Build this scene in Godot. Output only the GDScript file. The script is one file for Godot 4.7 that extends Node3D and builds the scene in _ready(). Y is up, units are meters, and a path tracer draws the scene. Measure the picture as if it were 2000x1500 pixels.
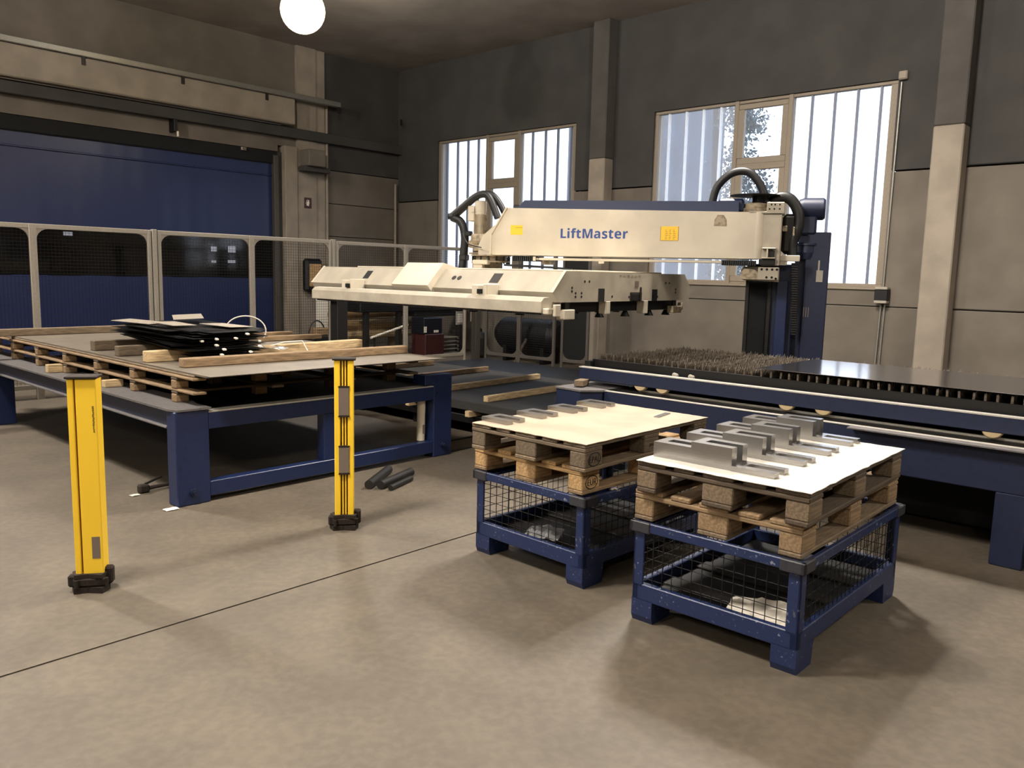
extends Node3D
# Sheet-metal workshop: laser shuttle table, loading manipulator, pallets on mesh containers.
# Axes: x runs along the left wall towards the far corner, z runs along the window wall towards the viewer.

var rng := RandomNumberGenerator.new()
var T := {}      # textures
var Mt := {}     # materials
var taken := {}  # used names

# ------------------------------------------------------------------ mesh builder
class MB:
	var v := PackedVector3Array()
	var n := PackedVector3Array()
	func tri(a: Vector3, b: Vector3, c: Vector3, out: Vector3) -> void:
		var m := (b - a).cross(c - a)
		if m.length_squared() < 1e-16:
			return
		m = m.normalized()
		if m.dot(out) < 0.0:
			var t := b
			b = c
			c = t
			m = -m
		v.append_array([a, c, b])
		n.append_array([m, m, m])
	func quad(a: Vector3, b: Vector3, c: Vector3, d: Vector3, out: Vector3) -> void:
		tri(a, b, c, out)
		tri(a, c, d, out)
	func smooth(a: Vector3, b: Vector3, c: Vector3, na: Vector3, nb: Vector3, nc: Vector3) -> void:
		var m := (b - a).cross(c - a)
		if m.length_squared() < 1e-16:
			return
		if m.dot(na + nb + nc) < 0.0:
			v.append_array([a, b, c])
			n.append_array([na, nb, nc])
		else:
			v.append_array([a, c, b])
			n.append_array([na, nc, nb])
	func box(c: Vector3, s: Vector3, b := Basis.IDENTITY, ch := 0.0) -> MB:
		var h := s * 0.5
		ch = minf(ch, minf(h.x, minf(h.y, h.z)) * 0.6)
		var P := func(sx: float, sy: float, sz: float, ax: int) -> Vector3:
			var q := Vector3(sx * (h.x - (0.0 if ax == 0 else ch)), sy * (h.y - (0.0 if ax == 1 else ch)), sz * (h.z - (0.0 if ax == 2 else ch)))
			return c + b * q
		for s1 in [-1.0, 1.0]:
			quad(P.call(s1, -1, -1, 0), P.call(s1, 1, -1, 0), P.call(s1, 1, 1, 0), P.call(s1, -1, 1, 0), b * Vector3(s1, 0, 0))
			quad(P.call(-1, s1, -1, 1), P.call(1, s1, -1, 1), P.call(1, s1, 1, 1), P.call(-1, s1, 1, 1), b * Vector3(0, s1, 0))
			quad(P.call(-1, -1, s1, 2), P.call(1, -1, s1, 2), P.call(1, 1, s1, 2), P.call(-1, 1, s1, 2), b * Vector3(0, 0, s1))
		if ch > 0.0:
			for s1 in [-1.0, 1.0]:
				for s2 in [-1.0, 1.0]:
					quad(P.call(s1, s2, -1, 0), P.call(s1, s2, 1, 0), P.call(s1, s2, 1, 1), P.call(s1, s2, -1, 1), b * Vector3(s1, s2, 0))
					quad(P.call(s1, -1, s2, 0), P.call(s1, 1, s2, 0), P.call(s1, 1, s2, 2), P.call(s1, -1, s2, 2), b * Vector3(s1, 0, s2))
					quad(P.call(-1, s1, s2, 1), P.call(1, s1, s2, 1), P.call(1, s1, s2, 2), P.call(-1, s1, s2, 2), b * Vector3(0, s1, s2))
					for s3 in [-1.0, 1.0]:
						tri(P.call(s1, s2, s3, 0), P.call(s1, s2, s3, 1), P.call(s1, s2, s3, 2), b * Vector3(s1, s2, s3))
		return self
	func bx(x0: float, x1: float, y0: float, y1: float, z0: float, z1: float, ch := 0.0) -> MB:
		return box(Vector3((x0 + x1) / 2, (y0 + y1) / 2, (z0 + z1) / 2), Vector3(absf(x1 - x0), absf(y1 - y0), absf(z1 - z0)), Basis.IDENTITY, ch)
	# a planar outline (pts2 in the plane spanned by ex, ey at o) extruded by ext
	func prism(pts2: PackedVector2Array, o: Vector3, ex: Vector3, ey: Vector3, ext: Vector3) -> MB:
		var idx := Geometry2D.triangulate_polygon(pts2)
		var area := 0.0
		for i in pts2.size():
			var p := pts2[i]
			var q := pts2[(i + 1) % pts2.size()]
			area += p.x * q.y - q.x * p.y
		var sgn := 1.0 if area > 0.0 else -1.0
		for i in range(0, idx.size(), 3):
			var a := o + ex * pts2[idx[i]].x + ey * pts2[idx[i]].y
			var b := o + ex * pts2[idx[i + 1]].x + ey * pts2[idx[i + 1]].y
			var c := o + ex * pts2[idx[i + 2]].x + ey * pts2[idx[i + 2]].y
			tri(a, b, c, -ext)
			tri(a + ext, b + ext, c + ext, ext)
		for i in pts2.size():
			var p := pts2[i]
			var q := pts2[(i + 1) % pts2.size()]
			var d := (q - p) * sgn
			var out := ex * d.y - ey * d.x
			var a := o + ex * p.x + ey * p.y
			var b := o + ex * q.x + ey * q.y
			quad(a, b, b + ext, a + ext, out)
		return self
	func tube(pts: PackedVector3Array, r: float, seg := 10, caps := true) -> MB:
		var rings := []
		var norms := []
		var up := Vector3.UP
		var d0 := (pts[1] - pts[0]).normalized()
		if absf(d0.dot(up)) > 0.9:
			up = Vector3.RIGHT
		var side := d0.cross(up).normalized()
		for i in pts.size():
			var d: Vector3
			if i == 0:
				d = pts[1] - pts[0]
			elif i == pts.size() - 1:
				d = pts[i] - pts[i - 1]
			else:
				d = (pts[i + 1] - pts[i]).normalized() + (pts[i] - pts[i - 1]).normalized()
			d = d.normalized()
			side = (side - d * side.dot(d)).normalized()
			var other := d.cross(side)
			var ring := PackedVector3Array()
			var nn := PackedVector3Array()
			for k in seg:
				var a := TAU * k / seg
				var m := side * cos(a) + other * sin(a)
				nn.append(m)
				ring.append(pts[i] + m * r)
			rings.append(ring)
			norms.append(nn)
		for i in pts.size() - 1:
			for k in seg:
				var k2 := (k + 1) % seg
				smooth(rings[i][k], rings[i][k2], rings[i + 1][k2], norms[i][k], norms[i][k2], norms[i + 1][k2])
				smooth(rings[i][k], rings[i + 1][k2], rings[i + 1][k], norms[i][k], norms[i + 1][k2], norms[i + 1][k])
		if caps:
			for k in seg:
				var k2 := (k + 1) % seg
				tri(pts[0], rings[0][k], rings[0][k2], pts[0] - pts[1])
				var e := pts.size() - 1
				tri(pts[e], rings[e][k], rings[e][k2], pts[e] - pts[e - 1])
		return self
	func cyl(a: Vector3, b: Vector3, r: float, seg := 12) -> MB:
		return tube(PackedVector3Array([a, b]), r, seg)
	func lathe(prof: PackedVector2Array, o: Vector3, seg := 20, b := Basis.IDENTITY) -> MB:
		for i in prof.size() - 1:
			var p := prof[i]
			var q := prof[i + 1]
			var d := (q - p).normalized()
			for k in seg:
				var a0 := TAU * k / seg
				var a1 := TAU * (k + 1) / seg
				var e0 := Vector3(cos(a0), 0, sin(a0))
				var e1 := Vector3(cos(a1), 0, sin(a1))
				var n0 := b * (e0 * d.y - Vector3.UP * d.x)
				var n1 := b * (e1 * d.y - Vector3.UP * d.x)
				var A := o + b * (e0 * p.x + Vector3.UP * p.y)
				var B := o + b * (e1 * p.x + Vector3.UP * p.y)
				var C := o + b * (e1 * q.x + Vector3.UP * q.y)
				var D := o + b * (e0 * q.x + Vector3.UP * q.y)
				smooth(A, B, C, n0, n1, n1)
				smooth(A, C, D, n0, n1, n0)
		return self
	func mesh() -> ArrayMesh:
		var arr := []
		arr.resize(Mesh.ARRAY_MAX)
		arr[Mesh.ARRAY_VERTEX] = v
		arr[Mesh.ARRAY_NORMAL] = n
		var m := ArrayMesh.new()
		m.add_surface_from_arrays(Mesh.PRIMITIVE_TRIANGLES, arr)
		return m

# ------------------------------------------------------------------ nodes
func numbered(called: String) -> String:
	var k: int = taken.get(called, 0)
	taken[called] = k + 1
	return called if k == 0 else "%s_%03d" % [called, k]

func thing(called: String, label: String, category: String, at := Vector3.ZERO, turn := 0.0, group := "") -> Node3D:
	var o := Node3D.new()
	o.name = numbered(called)
	add_child(o, true)
	o.position = at
	o.rotation.y = turn
	tag(o, label, category, group)
	return o

func tag(o: Node3D, label: String, category: String, group := "") -> void:
	o.set_meta("label", label)
	o.set_meta("category", category)
	if group != "":
		o.set_meta("group", group)

func put(called: String, m: Mesh, mat: Material, parent: Node3D, x := Transform3D()) -> MeshInstance3D:
	var o := MeshInstance3D.new()
	o.name = called
	o.mesh = m
	o.material_override = mat
	o.transform = x
	parent.add_child(o, true)
	return o

# a mesh given in world coordinates under a thing
func wput(called: String, b: MB, mat: Material, parent: Node3D) -> MeshInstance3D:
	return put(called, b.mesh(), mat, parent, parent.global_transform.affine_inverse())

func solo(called: String, m: Mesh, mat: Material, label: String, category: String, x := Transform3D(), group := "") -> MeshInstance3D:
	var o := put(numbered(called), m, mat, self, x)
	tag(o, label, category, group)
	return o

func struct_node(called: String) -> Node3D:
	var o := Node3D.new()
	o.name = numbered(called)
	add_child(o, true)
	o.set_meta("kind", "structure")
	return o

func struct_mesh(called: String, b: MB, mat: Material) -> MeshInstance3D:
	var o := put(numbered(called), b.mesh(), mat, self)
	o.set_meta("kind", "structure")
	return o

func dup(o: Node3D, called: String, label: String, at: Vector3, turn: float, group := "") -> Node3D:
	var c: Node3D = o.duplicate()
	c.name = numbered(called)
	add_child(c, true)
	c.position = at
	c.rotation.y = turn
	c.set_meta("label", label)
	if group != "":
		c.set_meta("group", group)
	return c

func M() -> MB:
	return MB.new()

# ------------------------------------------------------------------ materials
func noise_tex(sd: int, freq: float, dark: float, light: float, oct := 4, size := 512, normal := false, bump := 4.0, lo := 0.25, hi := 0.75) -> NoiseTexture2D:
	var f := FastNoiseLite.new()
	f.seed = sd
	f.noise_type = FastNoiseLite.TYPE_SIMPLEX_SMOOTH
	f.frequency = freq
	f.fractal_octaves = oct
	var t := NoiseTexture2D.new()
	t.width = size
	t.height = size
	t.seamless = true
	t.noise = f
	if normal:
		t.as_normal_map = true
		t.bump_strength = bump
	else:
		var g := Gradient.new()
		g.offsets = PackedFloat32Array([lo, hi])
		g.colors = PackedColorArray([Color(dark, dark, dark), Color(light, light, light)])
		t.color_ramp = g
	return t

func mat(key: String, c: Color, rough := 0.6, metal := 0.0, tex := "", scale := Vector3.ONE, world := false) -> StandardMaterial3D:
	var m := StandardMaterial3D.new()
	m.resource_name = key
	m.albedo_color = c
	m.roughness = rough
	m.metallic = metal
	if tex != "":
		m.albedo_texture = T[tex]
		m.uv1_triplanar = true
		m.uv1_world_triplanar = world
		m.uv1_scale = scale
	Mt[key] = m
	return m

func make_materials() -> void:
	T.blot = noise_tex(3, 0.005, 0.90, 1.0, 6, 1024)
	T.fine = noise_tex(5, 0.03, 0.95, 1.0, 4, 512)
	T.grain = noise_tex(7, 0.012, 0.80, 1.0, 5, 512)
	T.grime = noise_tex(9, 0.009, 0.68, 1.0, 6, 1024, false, 0, 0.22, 0.6)
	T.scuff = noise_tex(11, 0.02, 0.86, 1.0, 5, 512, false, 0, 0.18, 0.4)
	T.grain_n = noise_tex(13, 0.02, 0, 1, 4, 512, true, 3.0)
	T.bump = noise_tex(17, 0.03, 0, 1, 4, 512, true, 1.5)
	T.mottle = noise_tex(23, 0.05, 0.915, 1.0, 5, 1024)
	T.brush = noise_tex(19, 0.03, 0.35, 0.6, 3, 512)
	var m := mat("floor", Color(0.385, 0.347, 0.292), 0.62, 0, "blot", Vector3.ONE * 0.3, true)
	m.detail_enabled = true
	m.detail_blend_mode = BaseMaterial3D.BLEND_MODE_MUL
	m.detail_albedo = T.mottle
	m.detail_uv_layer = BaseMaterial3D.DETAIL_UV_1
	m.normal_enabled = true
	m.normal_texture = T.bump
	m.normal_scale = 0.15
	mat("joint", Color(0.2, 0.18, 0.16), 0.9)
	m = mat("concrete", Color(0.40, 0.37, 0.33), 0.88, 0, "blot", Vector3.ONE * 0.22, true)
	m.normal_enabled = true
	m.normal_texture = T.bump
	m.normal_scale = 0.2
	mat("column", Color(0.55,0.51,0.455), 0.85, 0, "blot", Vector3.ONE * 0.3, true)
	mat("column_dimmed", Color(0.28,0.265,0.245), 0.88, 0, "blot", Vector3.ONE * 0.3, true)  # upper shaft: darker paint step, with the dimness up there put into the colour
	mat("shaded_concrete", Color(0.225, 0.217, 0.205), 0.9, 0, "blot", Vector3.ONE * 0.25, true)  # concrete with the dimness of the upper walls put into its colour
	mat("ceiling", Color(0.60,0.565,0.525), 0.9, 0, "blot", Vector3.ONE * 0.15, true)
	mat("door_frame", Color(0.25, 0.23, 0.2), 0.6)
	mat("window_frame", Color(0.50,0.455,0.39), 0.55, 0, "fine", Vector3.ONE * 2.0, true)
	m = mat("milk_glass", Color(0.86, 0.90, 0.96, 0.22), 0.5)
	m.transparency = BaseMaterial3D.TRANSPARENCY_ALPHA
	m.backlight_enabled = true
	m.backlight = Color(0.12, 0.13, 0.15)
	m = mat("glass", Color(0.9, 0.95, 1.0, 0.06), 0.03)
	m.transparency = BaseMaterial3D.TRANSPARENCY_ALPHA
	m = mat("dark_glass", Color(0.02, 0.02, 0.022, 0.55), 0.08)
	m.transparency = BaseMaterial3D.TRANSPARENCY_ALPHA
	mat("glass_joint", Color(0.42, 0.44, 0.5), 0.5)
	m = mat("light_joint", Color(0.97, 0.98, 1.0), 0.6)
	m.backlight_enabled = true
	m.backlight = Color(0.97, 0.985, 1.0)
	mat("door_blue", Color(0.095,0.14,0.285), 0.32, 0, "fine", Vector3.ONE * 1.5, true)
	mat("galv", Color(0.56, 0.55, 0.52), 0.42, 0.6, "fine", Vector3.ONE * 2.0, true)
	mat("fence_grey", Color(0.60, 0.57, 0.52), 0.5, 0.1, "fine", Vector3.ONE * 2.0, true)
	mat("fence_shaded", Color(0.30, 0.28, 0.255), 0.5, 0.1, "fine", Vector3.ONE * 2.0, true)  # fence grey darkened to carry the shade of the back corner
	mat("wire_dark", Color(0.06, 0.055, 0.05), 0.6, 0.3)
	mat("blue_paint", Color(0.085,0.14,0.285), 0.42, 0, "scuff", Vector3.ONE * 2.2, true)
	mat("blue_deep", Color(0.08,0.115,0.215), 0.45, 0, "scuff", Vector3.ONE * 1.6, true)
	mat("blue_cover", Color(0.12,0.165,0.29), 0.5, 0, "fine", Vector3.ONE * 2.0)
	var cf := FastNoiseLite.new()
	cf.seed = 31
	cf.frequency = 0.018
	cf.fractal_octaves = 5
	var ct := NoiseTexture2D.new()
	ct.width = 1024
	ct.height = 1024
	ct.seamless = true
	ct.noise = cf
	var cg := Gradient.new()
	cg.offsets = PackedFloat32Array([0.0, 0.15, 0.18, 0.80, 0.825, 1.0])
	cg.colors = PackedColorArray([Color(0.30, 0.30, 0.33), Color(0.30, 0.30, 0.33), Color(0.085, 0.14, 0.285), Color(0.10, 0.155, 0.30), Color(0.42, 0.44, 0.50), Color(0.5, 0.5, 0.52)])
	ct.color_ramp = cg
	T.chips = ct
	mat("blue_chipped", Color(1, 1, 1), 0.45, 0, "chips", Vector3.ONE * 1.3)
	mat("worn_corner", Color(0.19, 0.19, 0.21), 0.5, 0.1, "scuff", Vector3.ONE * 4.0)
	mat("worn_glint_edge", Color(0.80,0.78,0.74), 0.35, 0.35, "fine", Vector3.ONE * 4.0)  # worn bare edges, their bright reflection put into the colour as well
	m = mat("grey_top", Color(0.40,0.385,0.38), 0.55, 0.2, "scuff", Vector3.ONE * 1.4, true)
	mat("cream", Color(0.80,0.76,0.68), 0.42, 0, "blot", Vector3.ONE * 0.25)
	mat("cream_dull", Color(0.67,0.635,0.565), 0.5, 0, "blot", Vector3.ONE * 0.6)
	mat("cream_dirty", Color(0.62, 0.56, 0.46), 0.55, 0, "grime", Vector3.ONE * 1.5)
	mat("black_rubber", Color(0.05, 0.05, 0.052), 0.5)
	mat("black_steel", Color(0.055, 0.052, 0.05), 0.5, 0.3, "scuff", Vector3.ONE * 2.0, true)
	mat("dark_steel", Color(0.17, 0.16, 0.15), 0.5, 0.5, "scuff", Vector3.ONE * 2.0, true)
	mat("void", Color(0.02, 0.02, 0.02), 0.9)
	mat("yellow", Color(0.96,0.79,0.19), 0.45)
	mat("sticker_yellow", Color(0.90,0.73,0.17), 0.5)
	mat("sticker_rim", Color(0.48, 0.30, 0.12), 0.5)
	mat("yellow_dark", Color(0.40, 0.27, 0.05), 0.6)
	mat("mirror_grey", Color(0.46, 0.41, 0.37), 0.3, 0.1)
	mat("rust", Color(0.16, 0.115, 0.08), 0.8, 0.2, "grime", Vector3.ONE * 6.0)
	m = mat("steel", Color(0.60, 0.59, 0.58), 0.28, 0.95)
	m = mat("cut_steel", Color(0.68,0.67,0.66), 0.27, 0.92, "fine", Vector3(2, 30, 2))
	m = mat("sheet_steel", Color(0.62, 0.62, 0.64), 0.14, 0.95)
	m = mat("sheet_grey", Color(0.44,0.405,0.355), 0.5, 0.1, "blot", Vector3.ONE * 0.5, true)
	mat("sheet_dark", Color(0.17, 0.16, 0.145), 0.75, 0.0, "blot", Vector3.ONE * 0.5, true)
	mat("bundle_black", Color(0.05, 0.05, 0.052), 0.3, 0.4)
	mat("slat_steel", Color(0.40, 0.36, 0.31), 0.5, 0.4, "grime", Vector3.ONE * 5.0, true)
	mat("offcut", Color(0.66,0.62,0.56), 0.45, 0.3, "fine", Vector3.ONE * 2.0)
	m = mat("plate_cream", Color(0.72, 0.655, 0.565), 0.42, 0, "blot", Vector3.ONE * 0.5)
	m.detail_enabled = false
	m = mat("plate_white", Color(0.90, 0.88, 0.83), 0.33, 0, "blot", Vector3.ONE * 0.8)
	for w in [["wood_old", Color(0.47, 0.40, 0.31)], ["wood_grey", Color(0.42, 0.36, 0.285)], ["wood_dirty", Color(0.33, 0.275, 0.21)], ["wood_fresh", Color(0.74,0.60,0.41)], ["wood_pale", Color(0.80, 0.69, 0.52)], ["wood_tan", Color(0.56,0.46,0.335)]]:
		m = mat(w[0], w[1], 0.8, 0, "grain", Vector3(0.9, 9, 9))
		m.normal_enabled = true
		m.normal_texture = T.grain_n
		m.normal_scale = 0.4
	mat("ink", Color(0.05,0.035,0.025), 0.8)
	mat("text_blue", Color(0.11,0.235,0.49), 0.5)
	mat("ink_grey", Color(0.30, 0.22, 0.08), 0.7)
	mat("white_plastic", Color(0.82, 0.78, 0.70), 0.4)
	mat("paper", Color(0.85, 0.82, 0.76), 0.7)
	mat("red_brown", Color(0.22, 0.065, 0.04), 0.5)
	mat("navy", Color(0.03, 0.035, 0.075), 0.4)
	m = mat("film", Color(0.7, 0.7, 0.7, 0.45), 0.12)
	m.transparency = BaseMaterial3D.TRANSPARENCY_ALPHA
	mat("roller", Color(0.68, 0.60, 0.46), 0.55)
	mat("leaf", Color(0.36,0.42,0.45), 0.7)
	mat("bark", Color(0.12, 0.10, 0.08), 0.9)
	mat("far_wall", Color(0.30, 0.36, 0.44), 0.8, 0, "blot", Vector3.ONE * 0.2, true)
	mat("ground_out", Color(0.5, 0.5, 0.48), 0.9)
	mat("enamel", Color(0.25, 0.25, 0.24), 0.4, 0.3)
	m = mat("glow", Color(1, 0.95, 0.85), 0.5)
	m.emission_enabled = true
	m.emission = Color(1.0, 0.90, 0.70)
	m.emission_energy_multiplier = 9.0
	m = mat("far_glow", Color(1, 0.97, 0.9), 0.5)
	m.emission_enabled = true
	m.emission = Color(0.95, 0.95, 1.0)
	m.emission_energy_multiplier = 1.2

# ------------------------------------------------------------------ camera and light
func setup() -> void:
	var cam := Camera3D.new()
	cam.name = "camera"
	add_child(cam)
	cam.position = Vector3(0, 1.6046, 0)
	cam.rotation_order = EULER_ORDER_YXZ
	cam.rotation = Vector3(-0.134111, -0.829841, 0.02349)
	cam.fov = 50.334
	cam.near = 0.05
	cam.far = 200.0
	cam.current = true
	var env := Environment.new()
	env.background_mode = Environment.BG_SKY
	var sky := Sky.new()
	var sm := ProceduralSkyMaterial.new()
	sm.sky_top_color = Color(0.80, 0.88, 1.0)
	sm.sky_horizon_color = Color(0.92, 0.95, 1.0)
	sm.ground_bottom_color = Color(0.5, 0.52, 0.55)
	sm.ground_horizon_color = Color(0.8, 0.83, 0.88)
	sm.sky_energy_multiplier = 1.0
	sky.sky_material = sm
	env.sky = sky
	env.background_energy_multiplier = 2.6
	env.tonemap_mode = Environment.TONE_MAPPER_LINEAR
	env.tonemap_exposure = 1.3
	env.sdfgi_enabled = true
	env.ssao_enabled = true
	env.ssil_enabled = true
	var we := WorldEnvironment.new()
	we.name = "surroundings"
	we.environment = env
	add_child(we)

const LAMP_COLOR := Color(1.0, 0.972, 0.94)
# [place, energy, label]
var lamps := [
	[Vector3(6.9, 5.33, -10.5), 5.0, "glowing high-bay lamp hanging above the blue roller door"],
	[Vector3(6.9, 5.33, -4.0), 15.0, "high-bay lamp hanging over the white loading arm"],
	[Vector3(0.6, 5.33, -10.5), 16.0, "high-bay lamp hanging left of the blue roller door"],
	[Vector3(0.6, 5.33, -4.0), 13.0, "high-bay lamp hanging over the yellow light-barrier posts"],
	[Vector3(6.9, 5.33, 2.5), 10.0, "high-bay lamp hanging over the near end of the cutting table"],
	[Vector3(0.6, 5.33, 2.5), 3.0, "high-bay lamp hanging over the bare floor in front"],
	[Vector3(-5.5, 5.33, -4.0), 8.0, "high-bay lamp hanging far left of the yellow posts"],
	[Vector3(-5.5, 5.33, 2.5), 5.0, "high-bay lamp hanging to the left, nearest the viewer"],
]

func make_lamps() -> void:
	for l in lamps:
		var at: Vector3 = l[0]
		var t := thing("high_bay_lamp", l[2], "lamp", at, 0.0, "high-bay lamps under the ceiling")
		var shell := M().lathe(PackedVector2Array([Vector2(0.0, 0.42), Vector2(0.07, 0.42), Vector2(0.13, 0.34), Vector2(0.14, 0.2), Vector2(0.25, 0.1), Vector2(0.25, 0.085), Vector2(0.12, 0.19), Vector2(0.0, 0.2)]), Vector3.ZERO, 28)
		put("reflector", shell.mesh(), Mt.enamel, t)
		put("hanger", M().cyl(Vector3(0, 0.41, 0), Vector3(0, 5.92 - at.y, 0), 0.012, 8).mesh(), Mt.dark_steel, t)
		var lens := PackedVector2Array()
		for i in 15:
			var a := PI * (0.78 * i / 14.0)
			lens.append(Vector2(0.31 * sin(a), -0.10 - 0.31 * cos(a)))
		put("diffuser", M().lathe(lens, Vector3.ZERO, 32).mesh(), Mt.glow, t)
		var up := OmniLight3D.new()
		up.name = "lamp_spill"
		t.add_child(up)
		up.position = Vector3(0, 0.12, 0.42)
		up.omni_range = 30.0
		up.omni_attenuation = 2.0
		up.light_color = LAMP_COLOR
		up.light_energy = l[1] * 1.0
		up.light_size = 0.15
		up.shadow_enabled = true
		var s := SpotLight3D.new()
		s.name = "lamp_light"
		t.add_child(s)
		s.position = Vector3(0, -0.5, 0)
		s.rotation = Vector3(-PI / 2, 0, 0)
		s.spot_angle = 84.0
		s.spot_angle_attenuation = 0.5
		s.spot_range = 30.0
		s.spot_attenuation = 2.0
		s.light_color = LAMP_COLOR
		s.light_energy = l[1] * 1.12
		s.light_size = 0.35
		s.shadow_enabled = true

# ------------------------------------------------------------------ room
const XW := 11.94
const ZW := -14.5
const CEIL := 5.92

func make_room() -> void:
	var fl := struct_node("floor")
	put("floor_slab", M().bx(-8, 12.4, -0.2, 0, -14.8, -3.484).mesh(), Mt.floor, fl)
	put("floor_slab", M().bx(-8, 12.4, -0.2, 0, -3.470, 8).mesh(), Mt.floor, fl)
	put("joint_filler", M().bx(-8, 12.4, -0.1, -0.006, -3.484, -3.470).mesh(), Mt.joint, fl)
	struct_mesh("ceiling", M().bx(-8.3, 12.4, CEIL, CEIL + 0.3, -14.8, 8.3), Mt.ceiling)
	struct_mesh("wall_behind", M().bx(-8.3, 12.4, -0.2, CEIL, 8, 8.3), Mt.concrete)
	struct_mesh("wall_near", M().bx(-8.3, -8, -0.2, CEIL, -14.8, 8), Mt.concrete)
	# window wall
	var wr := struct_node("wall_right")
	var fields := [[-14.5, -8.82, -13.2, -9.5], [-8.82, -3.23, -7.85, -3.98], [-3.23, 2.36, 0, 0], [2.36, 8.0, 0, 0]]
	for f in fields:
		var a: float = f[0]
		var b: float = f[1]
		if f[2] == 0:
			put("wall_backing", M().bx(XW + 0.2, XW + 0.3, 0, CEIL, a, b).mesh(), Mt.concrete, wr)
			for r in [[0.0, 1.262], [1.276, 3.105], [3.13, CEIL]]:
				put("wall_panel", M().bx(XW, XW + 0.22, r[0], r[1], a + 0.004, b - 0.004, 0.012).mesh(), Mt.shaded_concrete if r[0] > 3.0 else Mt.concrete, wr)
			continue
		var z0: float = f[2]
		var z1: float = f[3]
		put("wall_backing", M().bx(XW + 0.2, XW + 0.3, 0, 1.53, a, b).bx(XW + 0.2, XW + 0.3, 4.33, CEIL, a, b).bx(XW + 0.2, XW + 0.3, 1.53, 4.33, a, z0).bx(XW + 0.2, XW + 0.3, 1.53, 4.33, z1, b).mesh(), Mt.concrete, wr)
		put("wall_panel", M().bx(XW, XW + 0.22, 0, 1.262, a + 0.004, b - 0.004, 0.012).mesh(), Mt.concrete, wr)
		put("wall_panel", M().bx(XW, XW + 0.22, 1.276, 1.53, z0, z1).mesh(), Mt.concrete, wr)
		put("wall_panel", M().bx(XW, XW + 0.22, 4.33, CEIL, z0, z1).mesh(), Mt.shaded_concrete, wr)
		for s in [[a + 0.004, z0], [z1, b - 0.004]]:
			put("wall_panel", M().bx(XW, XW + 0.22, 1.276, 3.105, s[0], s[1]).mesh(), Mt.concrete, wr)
			put("wall_panel", M().bx(XW, XW + 0.22, 3.13, CEIL, s[0], s[1]).mesh(), Mt.shaded_concrete, wr)
	for c in [[-9.0, -8.66], [-3.42, -3.05], [2.18, 2.54]]:
		var col := struct_node("column")
		put("column_shaft", M().bx(11.69, XW + 0.01, 0, 3.62, c[0], c[1], 0.015).mesh(), Mt.column, col)
		put("column_shaft", M().bx(11.69, XW + 0.01, 3.62, CEIL, c[0], c[1], 0.015).mesh(), Mt.column_dimmed, col)
	# wall with the roller door
	var wl := struct_node("wall_left")
	put("wall_backing", M().bx(-8, 3.0, 0, CEIL, ZW - 0.3, ZW - 0.2).bx(3.0, 8.93, 3.85, CEIL, ZW - 0.3, ZW - 0.2).bx(8.93, 12.2, 0, CEIL, ZW - 0.3, ZW - 0.2).mesh(), Mt.concrete, wl)
	put("wall_panel", M().bx(-8, 2.99, 0, CEIL, ZW - 0.22, ZW).mesh(), Mt.concrete, wl)
	put("wall_panel", M().bx(3.0, 8.93, 3.86, CEIL, ZW - 0.22, ZW).mesh(), Mt.concrete, wl)
	put("pilaster", M().bx(9.03, 9.31, 0, 3.98, ZW - 0.22, ZW + 0.1, 0.01).mesh(), Mt.column, wl)
	put("wall_panel", M().bx(9.335, 9.77, 0, CEIL, ZW - 0.22, ZW + 0.06).mesh(), Mt.column, wl)
	put("wall_panel", M().bx(9.78, 10.0, 0, CEIL, ZW - 0.22, ZW + 0.03).mesh(), Mt.column, wl)
	for r in [[0.0, 1.26], [1.275, 2.28], [2.292, 2.95], [2.962, 3.62], [3.635, CEIL]]:
		put("wall_panel", M().bx(10.01, XW + 0.2, r[0], r[1], ZW - 0.22, ZW, 0.006).mesh(), Mt.concrete if r[0] < 3.0 else Mt.shaded_concrete, wl)
	put("wall_panel", M().bx(8.93, 9.33, 3.98, CEIL, ZW - 0.22, ZW).mesh(), Mt.concrete, wl)
	struct_mesh("ceiling_beam", M().bx(-8, 9.15, 4.36, 4.84, ZW, ZW + 0.3, 0.02), Mt.column)
	struct_mesh("trim_1", M().bx(-8, 12, 4.14, 4.33, ZW, ZW + 0.14, 0.01), Mt.shaded_concrete)
	# cable trunking along the beam
	var tr := thing("cable_trunking", "long grey cable trunking running along the top of the beam over the roller door", "trunking", Vector3(3, 4.85, ZW + 0.3))
	wput("channel", M().bx(-7.5, 10.2, 4.85, 4.95, ZW + 0.2, ZW + 0.32, 0.012), Mt.galv, tr)
	for i in 8:
		wput("bracket", M().bx(0.4 + 1.62 * i, 0.46 + 1.62 * i, 4.72, 4.85, ZW + 0.301, ZW + 0.31), Mt.dark_steel, tr)
	var cp := thing("conduit_pipe", "thin bright conduit pipe running below the beam over the roller door", "pipe", Vector3(3, 4.2, ZW + 0.16))
	wput("pipe", M().cyl(Vector3(-7.5, 4.345, ZW + 0.17), Vector3(8.9, 4.345, ZW + 0.17), 0.014, 10), Mt.steel, cp)
	# roller door
	var d := struct_node("door_1")
	wput("door_guide", M().bx(8.83, 8.93, 0, 3.78, ZW - 0.12, ZW + 0.03, 0.006), Mt.door_frame, d)
	wput("door_guide", M().bx(2.9, 3.0, 0, 3.78, ZW - 0.12, ZW + 0.03, 0.006), Mt.door_frame, d)
	wput("door_reveal", M().bx(8.93, 9.025, 0, 3.85, ZW - 0.2, ZW - 0.02), Mt.shaded_concrete, d)
	wput("roller_housing", M().bx(2.95, 8.95, 3.62, 3.87, ZW - 0.2, ZW - 0.02, 0.02), Mt.void, d)
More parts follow.
